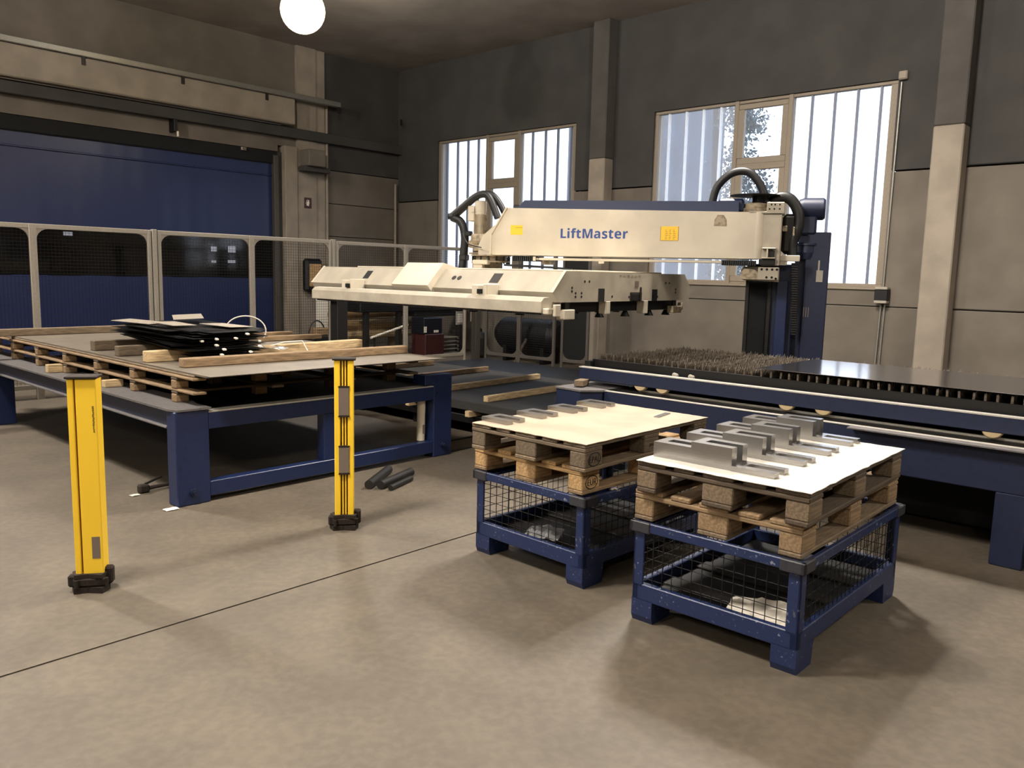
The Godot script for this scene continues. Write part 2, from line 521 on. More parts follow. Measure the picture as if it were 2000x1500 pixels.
	var curtain := func(y0: float, y1: float) -> MB:
		var b := M()
		var nx := 180
		for i in nx:
			for j in 1:
				var P := func(k: int) -> float:
					var x := 3.0 + 5.83 * k / nx
					return ZW - 0.07 + 0.003 * sin(x * 6.0) + 0.0012 * sin(x * 19.0 + 1.0)
				var xa := 3.0 + 5.83 * i / nx
				var xb := 3.0 + 5.83 * (i + 1) / nx
				b.quad(Vector3(xa, y0, P.call(i)), Vector3(xb, y0, P.call(i + 1)), Vector3(xb, y1, P.call(i + 1)), Vector3(xa, y1, P.call(i)), Vector3(0, 0, 1))
		return b
	wput("door_curtain", curtain.call(2.17, 3.68), Mt.door_blue, d)
	wput("door_curtain", curtain.call(0.0, 1.41), Mt.door_blue, d)
	wput("curtain_seam", M().bx(3.0, 8.83, 3.38, 3.41, ZW - 0.07, ZW - 0.045, 0.008).bx(3.0, 8.83, 2.16, 2.19, ZW - 0.07, ZW - 0.05, 0.006), Mt.door_blue, d)
	wput("window_strip", M().bx(3.0, 8.83, 1.40, 2.18, ZW - 0.075, ZW - 0.07), Mt.dark_glass, d)
	# dark hall beyond the door
	struct_mesh("wall_beyond", M().bx(1, 12, -0.2, 4.2, -19.2, -19).bx(1, 1.2, -0.2, 4.2, -19, -14.8).bx(12, 12.2, -0.2, 4.2, -19, -14.8).bx(1, 12.2, 4.1, 4.3, -19.2, -14.8).bx(1, 12.2, -0.2, -0.01, -19.2, -14.8), Mt.void)
	var lts := ["lone small bright window far behind the door strip, seen through the left fence panel", "bluish square window far behind the door strip, upper right one", "flat bluish window far behind the door strip, lower right one", "dim double window far behind the door strip, left of the bluish square", "tiny dim window far behind the door strip, below the double one"]
	var ls := [[6.59, 2.23, 0.13, 0.06], [10.35, 2.04, 0.14, 0.12], [10.34, 1.74, 0.14, 0.05], [9.88, 2.03, 0.1, 0.09], [9.87, 1.73, 0.08, 0.04]]
	for i in 5:
		var q: Array = ls[i]
		solo("far_window", M().box(Vector3(q[0], q[1], -18.95), Vector3(q[2] * 1.3, q[3] * 1.3, 0.04)).mesh(), Mt.far_glow, lts[i], "window", Transform3D(), "distant windows behind the door strip")

func make_window(called: String, z0: float, z1: float, ml: float, mr: float, left: Array, right: Array, shaded: bool) -> void:
	var w := struct_node(called)
	var x0 := XW + 0.04
	var x1 := XW + 0.14
	var y0 := 1.53
	var y1 := 4.33
	wput("window_frame", M().bx(x0, x1, y0, y0 + 0.05, z0, z1, 0.008).bx(x0, x1, y1 - 0.05, y1, z0, z1, 0.008).bx(x0, x1, y0 + 0.05, y1 - 0.05, z0, z0 + 0.07).bx(x0, x1, y0 + 0.05, y1 - 0.05, z1 - 0.1, z1), Mt.window_frame, w)
	wput("mullion", M().bx(x0 - 0.02, x1, y0, y1, ml, ml + 0.07, 0.008), Mt.window_frame, w)
	wput("mullion", M().bx(x0 - 0.02, x1, y0, y1, mr - 0.07, mr, 0.008), Mt.window_frame, w)
	wput("window_sill", M().bx(XW - 0.03, x0 + 0.02, y0 - 0.035, y0 + 0.005, z0 - 0.03, z1 + 0.03, 0.006), Mt.window_frame, w)
	for side in [left, right]:
		for i in side.size() - 1:
			var s0: float = side[i]
			var s1: float = side[i + 1]
			wput("glass_strip", M().bx(x0 + 0.05, x0 + 0.056, y0 + 0.05, y1 - 0.05, s0 + 0.012, s1 - 0.012), Mt.milk_glass, w)
		for i in range(1, side.size() - 1):
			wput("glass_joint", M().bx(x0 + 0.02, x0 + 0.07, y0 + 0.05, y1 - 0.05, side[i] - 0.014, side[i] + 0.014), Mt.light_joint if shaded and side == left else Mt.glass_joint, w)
	for y in [2.415, 3.36]:
		wput("transom", M().bx(x0 - 0.005, x1, y - 0.02, y + 0.02, ml + 0.05, mr - 0.05), Mt.window_frame, w)
	# opening sashes, the upper one above a fixed pane
	var a := ml + 0.07
	var b := mr - 0.07
	for s in [[3.365, 4.27], [2.42, 3.355], [1.56, 2.41]]:
		var sf := wput("sash", M().bx(x0 - 0.01, x0 + 0.06, s[0], s[0] + 0.1, a, b, 0.01).bx(x0 - 0.01, x0 + 0.06, s[1] - 0.08, s[1], a, b, 0.01).bx(x0 - 0.01, x0 + 0.06, s[0] + 0.1, s[1] - 0.08, a, a + 0.09).bx(x0 - 0.01, x0 + 0.06, s[0] + 0.1, s[1] - 0.08, b - 0.09, b), Mt.window_frame, w)
		put("pane", M().bx(x0 + 0.02, x0 + 0.026, s[0] + 0.09, s[1] - 0.07, a + 0.08, b - 0.08).mesh(), Mt.glass, sf)

func make_windows() -> void:
	make_window("window_1", -13.2, -9.5, -11.80, -10.87, [-13.13, -12.98, -12.667, -12.361, -12.062, -11.80], [-10.87, -10.605, -10.283, -9.983, -9.666, -9.6], false)
	make_window("window_2", -7.85, -3.98, -6.396, -5.457, [-7.78, -7.597, -7.275, -6.964, -6.653, -6.396], [-5.457, -5.189, -4.856, -4.534, -4.217, -4.08], true)

func make_outside() -> void:
	struct_mesh("ground", M().bx(12.4, 60, -0.5, -0.3, -50, 30), Mt.ground_out)
	var b := thing("neighbour_building", "grey-blue building outside behind the left glass strips of the nearer window", "building", Vector3(22, -0.3, -13.4))
	wput("wall", M().prism(PackedVector2Array([Vector2(20, -16.2), Vector2(20, -10.95), Vector2(27, -16.0), Vector2(27, -21)]), Vector3(0, -0.3, 0), Vector3.RIGHT, Vector3.BACK, Vector3(0, 7.9, 0)), Mt.far_wall, b)
	wput("roof", M().prism(PackedVector2Array([Vector2(19.8, -16.3), Vector2(19.8, -10.8), Vector2(27, -15.9), Vector2(27, -21.1)]), Vector3(0, 7.6, 0), Vector3.RIGHT, Vector3.BACK, Vector3(0, 0.2, 0)), Mt.grey_top, b)
	var t := thing("garden_tree", "leafy tree outside the clear middle panes of the nearer window", "tree", Vector3(17, -0.3, -9.5))
	wput("trunk", M().tube(PackedVector3Array([Vector3(17, -0.3, -9.5), Vector3(17.05, 2.0, -9.45), Vector3(16.95, 5.6, -9.5)]), 0.09, 8), Mt.bark, t)
	var lb := M()
	var tufts := []
	for i in 70:
		tufts.append(Vector3(rng.randfn(0, 0.3), rng.randf_range(-2.6, 2.2), rng.randfn(0, 0.16)))
	for i in 6000:
		var q: Vector3 = tufts[i % 70] + Vector3(rng.randfn(0, 0.12), rng.randfn(0, 0.13), rng.randfn(0, 0.13))
		var p := Vector3(17, 4.1, -8.86) + q
		var u := Vector3(rng.randf() - 0.5, rng.randf() - 0.5, rng.randf() - 0.5).normalized() * rng.randf_range(0.04, 0.07)
		var w := u.cross(Vector3(rng.randf() - 0.5, rng.randf() - 0.5, rng.randf() - 0.5)).normalized() * 0.03
		lb.quad(p - u, p + w, p + u, p - w, Vector3(-1, 0.1, 0))
	var lv := wput("foliage", lb, Mt.leaf, t)
	lv.set_meta("kind", "stuff")

# ------------------------------------------------------------------ wall fittings
func make_wall_fittings() -> void:
	var s := thing("extinguisher_sign", "small square fire extinguisher sign on the pillar right of the roller door", "sign", Vector3(9.56, 2.92, ZW + 0.065))
	put("plate", M().box(Vector3.ZERO, Vector3(0.17, 0.21, 0.008), Basis.IDENTITY, 0.002).mesh(), Mt.red_brown, s)
	var sym := M().lathe(PackedVector2Array([Vector2(0, -0.055), Vector2(0.03, -0.055), Vector2(0.03, 0.02), Vector2(0.012, 0.04), Vector2(0.012, 0.06), Vector2(0, 0.06)]), Vector3(0.005, 0, 0.0), 10)
	sym.tube(PackedVector3Array([Vector3(0.0, 0.055, 0.008), Vector3(-0.04, 0.05, 0.008), Vector3(-0.045, -0.03, 0.008)]), 0.006, 6)
	put("symbol", sym.mesh(), Mt.paper, s, Transform3D(Basis.from_euler(Vector3(0, 0, -0.25)).scaled(Vector3(1, 1, 0.3)), Vector3(0, 0, 0.004)))
	var bx := thing("wall_duct_box", "square brown box high on the wall right of the roller door", "box", Vector3(9.58, 3.6, ZW + 0.06))
	wput("casing", M().bx(9.38, 9.77, 3.62, 3.94, ZW + 0.06, ZW + 0.4, 0.015), Mt.concrete, bx)
	wput("bracket", M().bx(9.34, 9.95, 3.52, 3.62, ZW + 0.06, ZW + 0.3, 0.01), Mt.shaded_concrete, bx)
	var sn := thing("door_sensor", "tiny white sensor hanging from the beam above the roller door", "sensor", Vector3(6.83, 3.87, ZW + 0.2))
	put("holder", M().bx(-0.05, 0.01, 0.05, 0.27, -0.2, 0.0, 0.005).mesh(), Mt.black_steel, sn)
	put("lens", M().bx(-0.012, 0.02, -0.03, 0.06, 0.0, 0.03, 0.006).mesh(), Mt.paper, sn)
	var sb := thing("door_switch", "little pale box at the top edge of the roller door", "switch", Vector3(8.2, 3.82, ZW - 0.02))
	put("casing", M().bx(-0.05, 0.05, -0.03, 0.03, 0, 0.05, 0.006).mesh(), Mt.mirror_grey, sb)
	put("knob", M().cyl(Vector3(0, 0, 0.05), Vector3(0, 0, 0.065), 0.012, 10).mesh(), Mt.mirror_grey, sb)
	for q in [[10.03, ZW + 0.05, "thin vertical pipe on the wall beside the pillar with the small sign", 4.9], [11.82, ZW + 0.06, "thin vertical pipe in the dark corner left of the windows", 3.5]]:
		var o := solo("wall_pipe", M().cyl(Vector3(0, 0, 0), Vector3(0, q[3], 0), 0.028, 12).mesh(), Mt.column, q[2], "pipe", Transform3D(Basis.IDENTITY, Vector3(q[0], 0, q[1])))
	var cab := thing("hose_cabinet", "rounded dark wall cabinet with a beige front behind the mesh fence", "cabinet", Vector3(9.57, 1.15, ZW + 0.065))
	put("casing", M().bx(-0.18, 0.22, 0.0, 0.66, 0, 0.18, 0.05).mesh(), Mt.black_steel, cab)
	put("front", M().bx(-0.11, 0.17, 0.1, 0.56, 0.17, 0.2, 0.02).mesh(), Mt.wood_fresh, cab)
	# right of the nearer window
	var c := thing("cable_conduit", "thin grey conduit running down beside the nearer window to the switch", "conduit", Vector3(11.92, 0, -3.94))
	wput("tube", M().tube(PackedVector3Array([Vector3(11.915, 1.5, -3.95), Vector3(11.915, 4.28, -3.93)]), 0.014, 8), Mt.galv, c)
	wput("tube", M().tube(PackedVector3Array([Vector3(11.915, 0.0, -3.985), Vector3(11.915, 1.36, -3.96)]), 0.014, 8), Mt.galv, c)
	wput("tube", M().tube(PackedVector3Array([Vector3(11.915, 0.0, -3.93), Vector3(11.915, 1.36, -3.91)]), 0.014, 8), Mt.galv, c)
	var jb := thing("junction_box", "small square junction box above the top right corner of the nearer window", "box", Vector3(11.9, 4.36, -3.91))
	put("casing", M().box(Vector3(0, 0, 0), Vector3(0.07, 0.11, 0.11), Basis.IDENTITY, 0.01).mesh(), Mt.fence_grey, jb)
	put("lid", M().box(Vector3(-0.038, 0, 0), Vector3(0.01, 0.09, 0.09), Basis.IDENTITY, 0.003).mesh(), Mt.column, jb)
	var sw := thing("window_switch", "dark switch box with pale caps below the right corner of the nearer window", "switch", Vector3(11.885, 1.43, -3.94))
	put("casing", M().box(Vector3(-0.02, 0, 0), Vector3(0.1, 0.16, 0.18), Basis.IDENTITY, 0.01).mesh(), Mt.black_steel, sw)
	put("cap", M().box(Vector3(-0.03, 0.095, 0), Vector3(0.12, 0.04, 0.17), Basis.IDENTITY, 0.008).mesh(), Mt.fence_grey, sw)
	put("cap", M().box(Vector3(-0.03, -0.095, 0), Vector3(0.12, 0.04, 0.17), Basis.IDENTITY, 0.008).mesh(), Mt.fence_grey, sw)
	# floor rails running from the storage table under the containers' left
	for q in [[-5.62, "farther of the two flat steel rails let into the floor right of the storage table"], [-5.28, "nearer of the two flat steel rails let into the floor right of the storage table"]]:
		solo("floor_rail", M().bx(4.95, 8.2, 0.0, 0.012, q[0] - 0.02, q[0] + 0.02, 0.004).mesh(), Mt.dark_steel, q[1], "rail", Transform3D(), "floor rails")

# ------------------------------------------------------------------ mesh fence
func fence_panel(called_label: String, a: Vector3, b: Vector3, h: float, mid: bool, group: String, pm: Material, filled := false) -> void:
	var L := a.distance_to(b)
	var t := thing("mesh_fence", called_label, "fence", a, -atan2(b.z - a.z, b.x - a.x), group)
	var w := 0.045
	put("top_rail", M().bx(w, L - w, h - 0.055, h, -0.02, 0.02, 0.004).mesh(), pm, t)
	put("bottom_rail", M().bx(w, L - w, 0.12, 0.175, -0.02, 0.02, 0.004).mesh(), pm, t)
	var posts := [0.0, L - w]
	if mid:
		posts.append(L / 2 - 0.04)
	for k in posts.size():
		var p: float = posts[k]
		var pw := w if k < 2 else 0.08
		put("post", M().bx(p, p + pw, 0.0, h, -0.025, 0.025, 0.004).bx(p + pw / 2 - 0.004, p + pw / 2 + 0.004, 0.05, h - 0.1, 0.025, 0.028).mesh(), pm, t)
	# rounded gussets in the corners
	var cells := [[w, L / 2 - 0.04], [L / 2 + 0.04, L - w]] if mid else [[w, L - w]]
	for cell in cells:
		for s in [0, 1]:
			for top in [0, 1]:
				var px: float = cell[s]
				var py := h - 0.055 if top == 1 else 0.175
				var dx := 1.0 if s == 0 else -1.0
				var dy := -1.0 if top == 1 else 1.0
				var poly := PackedVector2Array([Vector2(px, py)])
				var r := 0.13
				for i in 6:
					var an := PI / 2 * i / 5.0
					poly.append(Vector2(px + dx * (r - r * sin(an)), py + dy * (r - r * cos(an))))
				# order: corner, then from along the rail to along the post
				put("gusset", M().prism(poly, Vector3(0, 0, -0.012), Vector3.RIGHT, Vector3.UP, Vector3(0, 0, 0.024)).mesh(), pm, t)
		if filled:
			put("panel_sheet", M().bx(cell[0], cell[1], 0.15, h - 0.03, -0.004, 0.0).mesh(), Mt.black_steel, t)
			continue
		var mb := M()
		var x: float = cell[0]
		while x < cell[1]:
			mb.tube(PackedVector3Array([Vector3(x, 0.15, 0), Vector3(x, h - 0.03, 0)]), 0.0022, 3, false)
			x += 0.04
		var y := 0.16
		while y < h - 0.04:
			mb.tube(PackedVector3Array([Vector3(cell[0], y, 0.003), Vector3(cell[1], y, 0.003)]), 0.0022, 3, false)
			y += 0.04
		var wm := put("wire_mesh", mb.mesh(), Mt.wire_dark, t)
		wm.set_meta("kind", "stuff")

func make_fence() -> void:
	var z := -10.6
	var g := "mesh fence panels along the far side"
	fence_panel("leftmost mesh fence panel, partly cut by the left picture edge, before the roller door", Vector3(1.93, 0, z), Vector3(4.668, 0, z), 2.05, true, g, Mt.fence_grey)
	fence_panel("mesh fence panel in front of the right end of the blue roller door", Vector3(4.752, 0, z), Vector3(7.418, 0, z), 2.05, true, g, Mt.fence_grey)
	fence_panel("mesh fence panel before the bare wall between the roller door and the windows", Vector3(7.502, 0, z), Vector3(10.3, 0, z), 2.04, true, g, Mt.fence_grey)
	solo("fence_post", M().bx(-0.03, 0.03, 0, 2.06, -0.03, 0.03, 0.004).mesh(), Mt.fence_grey, "square grey fence post between the two panels under the roller door", "post", Transform3D(Basis.IDENTITY, Vector3(4.71, 0, z)), "fence posts")
	solo("fence_post", M().bx(-0.03, 0.03, 0, 2.06, -0.03, 0.03, 0.004).mesh(), Mt.fence_grey, "square grey fence post right of the pillar with the extinguisher sign", "post", Transform3D(Basis.IDENTITY, Vector3(7.46, 0, z)), "fence posts")
	solo("fence_post", M().bx(-0.06, 0.06, 0, 2.06, -0.06, 0.06, 0.004).mesh(), Mt.fence_shaded, "thick corner fence post standing behind the white suction frame", "post", Transform3D(Basis.IDENTITY, Vector3(10.62, 0, z - 0.05)), "fence posts")
	fence_panel("mesh fence panel turning towards the viewer behind the white suction frame", Vector3(10.72, 0, -10.5), Vector3(10.85, 0, -8.95), 2.03, true, g, Mt.fence_shaded)
	fence_panel("narrow end fence panel with a black infill beside the pale concrete column", Vector3(10.9, 0, -8.85), Vector3(10.95, 0, -8.3), 2.03, false, g, Mt.fence_shaded, true)
	# things behind the fence
	var st := thing("steel_stand", "dark square steel column with a top plate behind the left end of the suction frame", "stand", Vector3(7.28, 0, -10.2))
	put("shaft", M().bx(-0.095, 0.095, 0.02, 1.17, -0.09, 0.09, 0.01).mesh(), Mt.dark_steel, st)
	put("top_plate", M().bx(-0.24, 0.1, 1.17, 1.21, -0.13, 0.13, 0.008).mesh(), Mt.black_steel, st)
	put("base_plate", M().bx(-0.16, 0.16, 0, 0.02, -0.16, 0.16, 0.004).mesh(), Mt.dark_steel, st)
	var tb := thing("machine_bench", "long black machine bench with legs behind the fence", "bench", Vector3(10.2, 0, -11.9))
	wput("body", M().bx(8.8, 11.4, 0.86, 1.32, -12.3, -11.7, 0.02), Mt.black_steel, tb)
	for x in [8.95, 9.7, 11.25]:
		wput("leg", M().bx(x, x + 0.09, 0, 0.87, -11.85, -11.76, 0.005), Mt.dark_steel, tb)
	wput("shelf", M().bx(10.1, 11.3, 0.76, 0.84, -12.25, -11.75, 0.01), Mt.dark_steel, tb)
	var lg := 0
	for q in [[0.83, 0.08, -12.62], [0.65, 0.085, -12.62], [0.47, 0.09, -12.62], [0.46, 0.08, -12.42], [0.63, 0.075, -12.43]]:
		var lb := ["topmost rough timber on the pile behind the black bench", "second timber from the top of the pile behind the black bench", "lowest timber of the pile behind the black bench", "timber lying in front low on the pile behind the black bench", "timber lying in front near the top of the pile behind the black bench"]
		solo("rough_timber", M().cyl(Vector3(-0.95, 0, 0), Vector3(0.95, 0.02, 0), q[1], 9).mesh(), Mt.wood_fresh if lg % 2 == 0 else Mt.wood_pale, lb[lg], "timber", Transform3D(Basis.IDENTITY, Vector3(9.75, q[0] - 0.05, q[2])), "rough timbers behind the fence")
		lg += 1
	for q in [[9.15, "left wooden bearer carrying the timber pile behind the fence"], [10.35, "right wooden bearer carrying the timber pile behind the fence"]]:
		solo("wood_bearer", M().bx(-0.06, 0.06, 0, 0.33, -0.3, 0.18, 0.006).mesh(), Mt.wood_tan, q[1], "bearer", Transform3D(Basis.IDENTITY, Vector3(q[0], 0, -12.5)))
	solo("wall_board", M().bx(-0.22, 0.22, 0, 1.35, -0.02, 0.02, 0.004).mesh(), Mt.paper, "pale board leaning upright behind the dark steel column", "board", Transform3D(Basis.IDENTITY, Vector3(9.6, 0.0, -13.9)))
	var wp := thing("white_pipe", "slanting white pipe on a thin prop behind the fence, under the black bench", "pipe", Vector3(9.4, 0, -11.6))
	wput("pipe", M().tube(PackedVector3Array([Vector3(8.95, 0.42, -11.6), Vector3(9.8, 0.63, -11.6)]), 0.022, 8), Mt.paper, wp)
	wput("prop", M().bx(9.02, 9.05, 0, 0.42, -11.61, -11.59).bx(9.72, 9.75, 0, 0.6, -11.61, -11.59), Mt.dark_steel, wp)
	var hp := thing("charger_box", "small black box with a hoop handle behind the fence, left of the steel column", "box", Vector3(7.95, 0.0, -11.8))
	put("body", M().bx(-0.18, 0.22, 0.02, 0.5, -0.15, 0.15, 0.03).mesh(), Mt.black_rubber, hp)
	var hoop := PackedVector3Array()
	for i in 13:
		var a := PI * i / 12.0
		hoop.append(Vector3(0.02 - 0.16 * cos(a), 0.5 + 0.24 * sin(a), 0))
	put("handle", M().tube(hoop, 0.012, 8).mesh(), Mt.black_rubber, hp)
	put("cover", M().bx(-0.06, 0.2, 0.5, 0.62, -0.1, 0.12, 0.01).mesh(), Mt.wood_tan, hp)
	var rc := thing("red_cabinet", "dark red-brown cabinet behind the fence with a navy control box on it", "cabinet", Vector3(10.25, 0, -11.55))
	put("body", M().bx(-0.24, 0.24, 0.02, 0.46, -0.2, 0.2, 0.015).mesh(), Mt.red_brown, rc)
	put("foot", M().bx(-0.2, 0.2, 0, 0.02, -0.15, 0.15).mesh(), Mt.black_steel, rc)
	var nb := thing("control_box", "navy control box with two white labels on the red-brown cabinet", "box", Vector3(10.25, 0.46, -11.55))
	put("casing", M().bx(-0.26, 0.2, 0, 0.30, -0.18, 0.18, 0.012).mesh(), Mt.navy, nb)
	put("label_plate", M().bx(-0.02, 0.1, 0.02, 0.07, 0.18, 0.184).mesh(), Mt.paper, nb)
	put("label_plate", M().bx(-0.26, -0.19, 0.03, 0.14, 0.18, 0.184).mesh(), Mt.paper, nb)
	var gt := thing("pressure_tank", "small grey upright tank with a curved hose behind the fence", "tank", Vector3(11.1, 0, -11.0))
	put("body", M().lathe(PackedVector2Array([Vector2(0, 0.02), Vector2(0.13, 0.02), Vector2(0.15, 0.06), Vector2(0.15, 0.38), Vector2(0.1, 0.47), Vector2(0.03, 0.5), Vector2(0.03, 0.55), Vector2(0, 0.55)]), Vector3.ZERO, 18).mesh(), Mt.dark_steel, gt)
	put("hose", M().tube(PackedVector3Array([Vector3(0, 0.54, 0), Vector3(-0.08, 0.62, 0.02), Vector3(-0.2, 0.6, 0.05), Vector3(-0.22, 0.4, 0.06)]), 0.016, 8).mesh(), Mt.black_rubber, gt)
	for q in [[Vector3(11.0, 0.62, -11.45), "left of two pale notice boards above the upright tank"], [Vector3(11.35, 0.68, -11.4), "right of two pale notice boards above the upright tank"]]:
		var nbd := thing("notice_board", q[1], "board", q[0], 0.0, "notice boards above the tank")
		put("board", M().bx(-0.12, 0.12, -0.02, 0.24, -0.02, 0.0, 0.003).mesh(), Mt.fence_grey, nbd)
		put("sheet", M().bx(-0.09, 0.09, 0.02, 0.2, 0.0, 0.003).mesh(), Mt.paper, nbd)
		put("stand", M().bx(-0.015, 0.015, -q[0].y, 0.0, -0.02, 0.0).mesh(), Mt.dark_steel, nbd)
	var rd := thing("wire_basket", "stack of grey wire grids on the floor behind the fence", "grid", Vector3(10.9, 0, -11.9))
	for i in 5:
		put("grid_layer", M().bx(-0.3, 0.3, 0.03 + 0.075 * i, 0.05 + 0.075 * i, -0.2, 0.2, 0.004).bx(-0.3, -0.27, 0.0 + 0.075 * i, 0.05 + 0.075 * i, -0.2, -0.17).bx(0.27, 0.3, 0.0 + 0.075 * i, 0.05 + 0.075 * i, 0.17, 0.2).mesh(), Mt.fence_grey, rd)
	var bt := thing("air_tank", "large black lying tank behind the fence, left of the pale column", "tank", Vector3(11.3, 0, -9.9))
	put("drum", M().lathe(PackedVector2Array([Vector2(0, -0.75), Vector2(0.22, -0.72), Vector2(0.3, -0.6), Vector2(0.3, 0.6), Vector2(0.22, 0.72), Vector2(0, 0.75)]), Vector3(0, 0.5, 0), 22, Basis.from_euler(Vector3(PI / 2, 0, 0))).mesh(), Mt.black_steel, bt)
	for s in [-0.45, 0.45]:
		put("cradle", M().bx(-0.22, 0.22, 0, 0.3, s - 0.04, s + 0.04, 0.006).mesh(), Mt.black_steel, bt)
	solo("leaning_lath", M().tube(PackedVector3Array([Vector3(10.93, 0.0, -9.95), Vector3(10.95, 0.45, -9.7)]), 0.025, 6).mesh(), Mt.mirror_grey, "short pale lath leaning against the fence behind the suction frame", "lath")

# ------------------------------------------------------------------ light-barrier posts
func make_posts() -> void:
	var half := 0.066
	for k in 2:
		var at := Vector3(1.484, 0, -4.16) if k == 0 else Vector3(2.975, 0, -4.12)
		var t := thing("light_barrier_post", ["left yellow light-barrier post showing its broad plain side", "yellow light-barrier post with grey mirrors in front of the storage table"][k], "post", at, [-0.62, -0.66][k], "yellow light-barrier posts")
		var h := 1.06
		var col := M()
		if k == 0:
			# closed side towards the viewer with a groove near its left edge
			col.bx(-0.062, -0.034, 0.09, h, -0.05, 0.05, 0.004)
			col.bx(-0.034, -0.026, 0.09, h, -0.05, 0.038)
			col.bx(-0.026, 0.066, 0.09, h, -0.05, 0.05, 0.004)
			put("profile", col.mesh(), Mt.yellow, t)
			put("groove", M().bx(-0.0335, -0.0265, 0.1, h - 0.003, 0.038, 0.0385).mesh(), Mt.yellow_dark, t)
			put("type_label", M().bx(0.018, 0.055, 0.17, 0.28, 0.05, 0.0512).mesh(), Mt.mirror_grey, t)
			var scr := M()
			for i in 26:
				var yy := 0.80 + 0.005 * i
				scr.bx(0.045 + 0.004 * rng.randf(), 0.053 + 0.003 * rng.randf(), yy, yy + 0.003, 0.05, 0.0508)
			put("print", scr.mesh(), Mt.ink_grey, t)
		else:
			col.bx(-0.058, -0.022, 0.09, h, -0.05, 0.05, 0.004)
			col.bx(0.022, 0.058, 0.09, h, -0.05, 0.05, 0.004)
			col.bx(-0.022, 0.022, 0.09, h, -0.05, 0.02)
			for x in [-0.0085, 0.0085]:
				col.bx(x - 0.004, x + 0.004, 0.09, h, 0.02, 0.042)
			put("profile", col.mesh(), Mt.yellow, t)
			for x in [-0.017, 0.0, 0.017]:
				put("groove", M().bx(x - 0.004, x + 0.004, 0.1, h - 0.004, 0.02, 0.022).mesh(), Mt.yellow_dark, t)
			for y in [[0.72, 0.895], [0.36, 0.525]]:
				var mi := put("mirror", M().bx(-0.032, 0.032, y[0], y[1], 0.03, 0.056, 0.003).mesh(), Mt.mirror_grey, t)
				put("mirror_clip", M().bx(-0.034, 0.034, y[1], y[1] + 0.008, 0.03, 0.058).bx(-0.034, 0.034, y[0] - 0.008, y[0], 0.03, 0.058).mesh(), Mt.rust, mi)
		put("end_cap", M().bx(-0.07, 0.072, h, h + 0.012, -0.06, 0.06, 0.003).mesh(), Mt.rust, t)
		var foot := PackedVector2Array()
		for i in 9:
			var a := TAU * (i + 0.3) / 9.0
			var r := 0.088 + 0.022 * sin(i * 2.3)
			foot.append(Vector2(r * cos(a), r * sin(a)))
		put("foot_plate", M().prism(foot, Vector3(0, 0.0, 0), Vector3.RIGHT, Vector3.BACK, Vector3(0, 0.03, 0)).prism(foot, Vector3(0, 0.075, 0), Vector3.RIGHT * 0.95, Vector3.BACK * 0.95, Vector3(0, 0.02, 0)).mesh(), Mt.rust, t)
		put("foot_clamp", M().bx(-0.075, 0.075, 0.03, 0.078, -0.07, 0.07, 0.01).bx(-0.098, -0.06, 0.03, 0.09, 0.02, 0.06, 0.008).bx(0.055, 0.1, 0.03, 0.115, -0.02, 0.03, 0.008).mesh(), Mt.rust, t)
		for a in [0.6, 2.2, 3.9, 5.3]:
			put("foot_bolt", M().cyl(Vector3(0.09 * cos(a), 0.03, 0.09 * sin(a)), Vector3(0.09 * cos(a), 0.07, 0.09 * sin(a)), 0.012, 6).mesh(), Mt.rust, t)

# ------------------------------------------------------------------ pallets
func board(called: String, L: float, w: float, h: float, m: Material, parent: Node3D, at: Vector3, turn := 0.0, tilt := 0.0) -> MeshInstance3D:
	var key := "%s_%.3f_%.3f_%.3f" % ["b", L, w, h]
	if not T.has(key):
		T[key] = M().box(Vector3.ZERO, Vector3(L, h, w), Basis.IDENTITY, 0.005).mesh()
	return put(called, T[key], m, parent, Transform3D(Basis.from_euler(Vector3(tilt, turn, 0)), at))

func stamp(txt: String, size: float, parent: Node3D, at: Vector3, ring: bool) -> void:
	var tm := TextMesh.new()
	tm.text = txt
	var f := SystemFont.new()
	f.font_names = PackedStringArray(["Droid Sans"])
	tm.font = f
	tm.font_size = 32
	tm.pixel_size = size / 32.0
	tm.depth = 0.001
	put("stamp_lettering", tm, Mt.ink, parent, Transform3D(Basis.IDENTITY, at))
	if ring:
		var pts := PackedVector3Array()
		for i in 25:
			var a := TAU * i / 24.0
			pts.append(Vector3(0.05 * cos(a), 0.034 * sin(a), 0))
		put("stamp_ring", M().tube(pts, 0.002, 4, false).mesh(), Mt.ink, parent, Transform3D(Basis.IDENTITY, at))

# near corner at local origin; length 1.2 along +x, width 0.8 along -z
func make_pallet(label: String, at: Vector3, turn: float, deck: Material, block: Material, base: Material, group: String, marks: Array) -> Node3D:
	var t := thing("euro_pallet", label, "pallet", at, turn, group)
	for i in 5:
		var w: float = [0.145, 0.1, 0.145, 0.1, 0.145][i]
		var z: float = [-0.0725, -0.236, -0.4, -0.564, -0.7275][i]
		board("deck_board", 1.2, w, 0.022, deck, t, Vector3(0.6, 0.133, z), 0, rng.randf_range(-0.01, 0.01))
	for x in [0.0725, 0.6, 1.1275]:
		board("cross_board", 0.8, 0.145, 0.022, deck, t, Vector3(x, 0.111, -0.4), PI / 2)
		for z in [-0.05, -0.4, -0.75]:
			var w := 0.1 if z != -0.4 else 0.145
			board("block", 0.145 - 0.01 * rng.randf(), w, 0.078, block, t, Vector3(x, 0.061, z))
	for z in [-0.05, -0.4, -0.75]:
		board("bottom_board", 1.2, 0.1 if z != -0.4 else 0.145, 0.022, base, t, Vector3(0.6, 0.011, z))
	for q in marks:
		stamp(q[0], q[1], t, Vector3(q[2], 0.061, 0.0016), q[3])
	return t

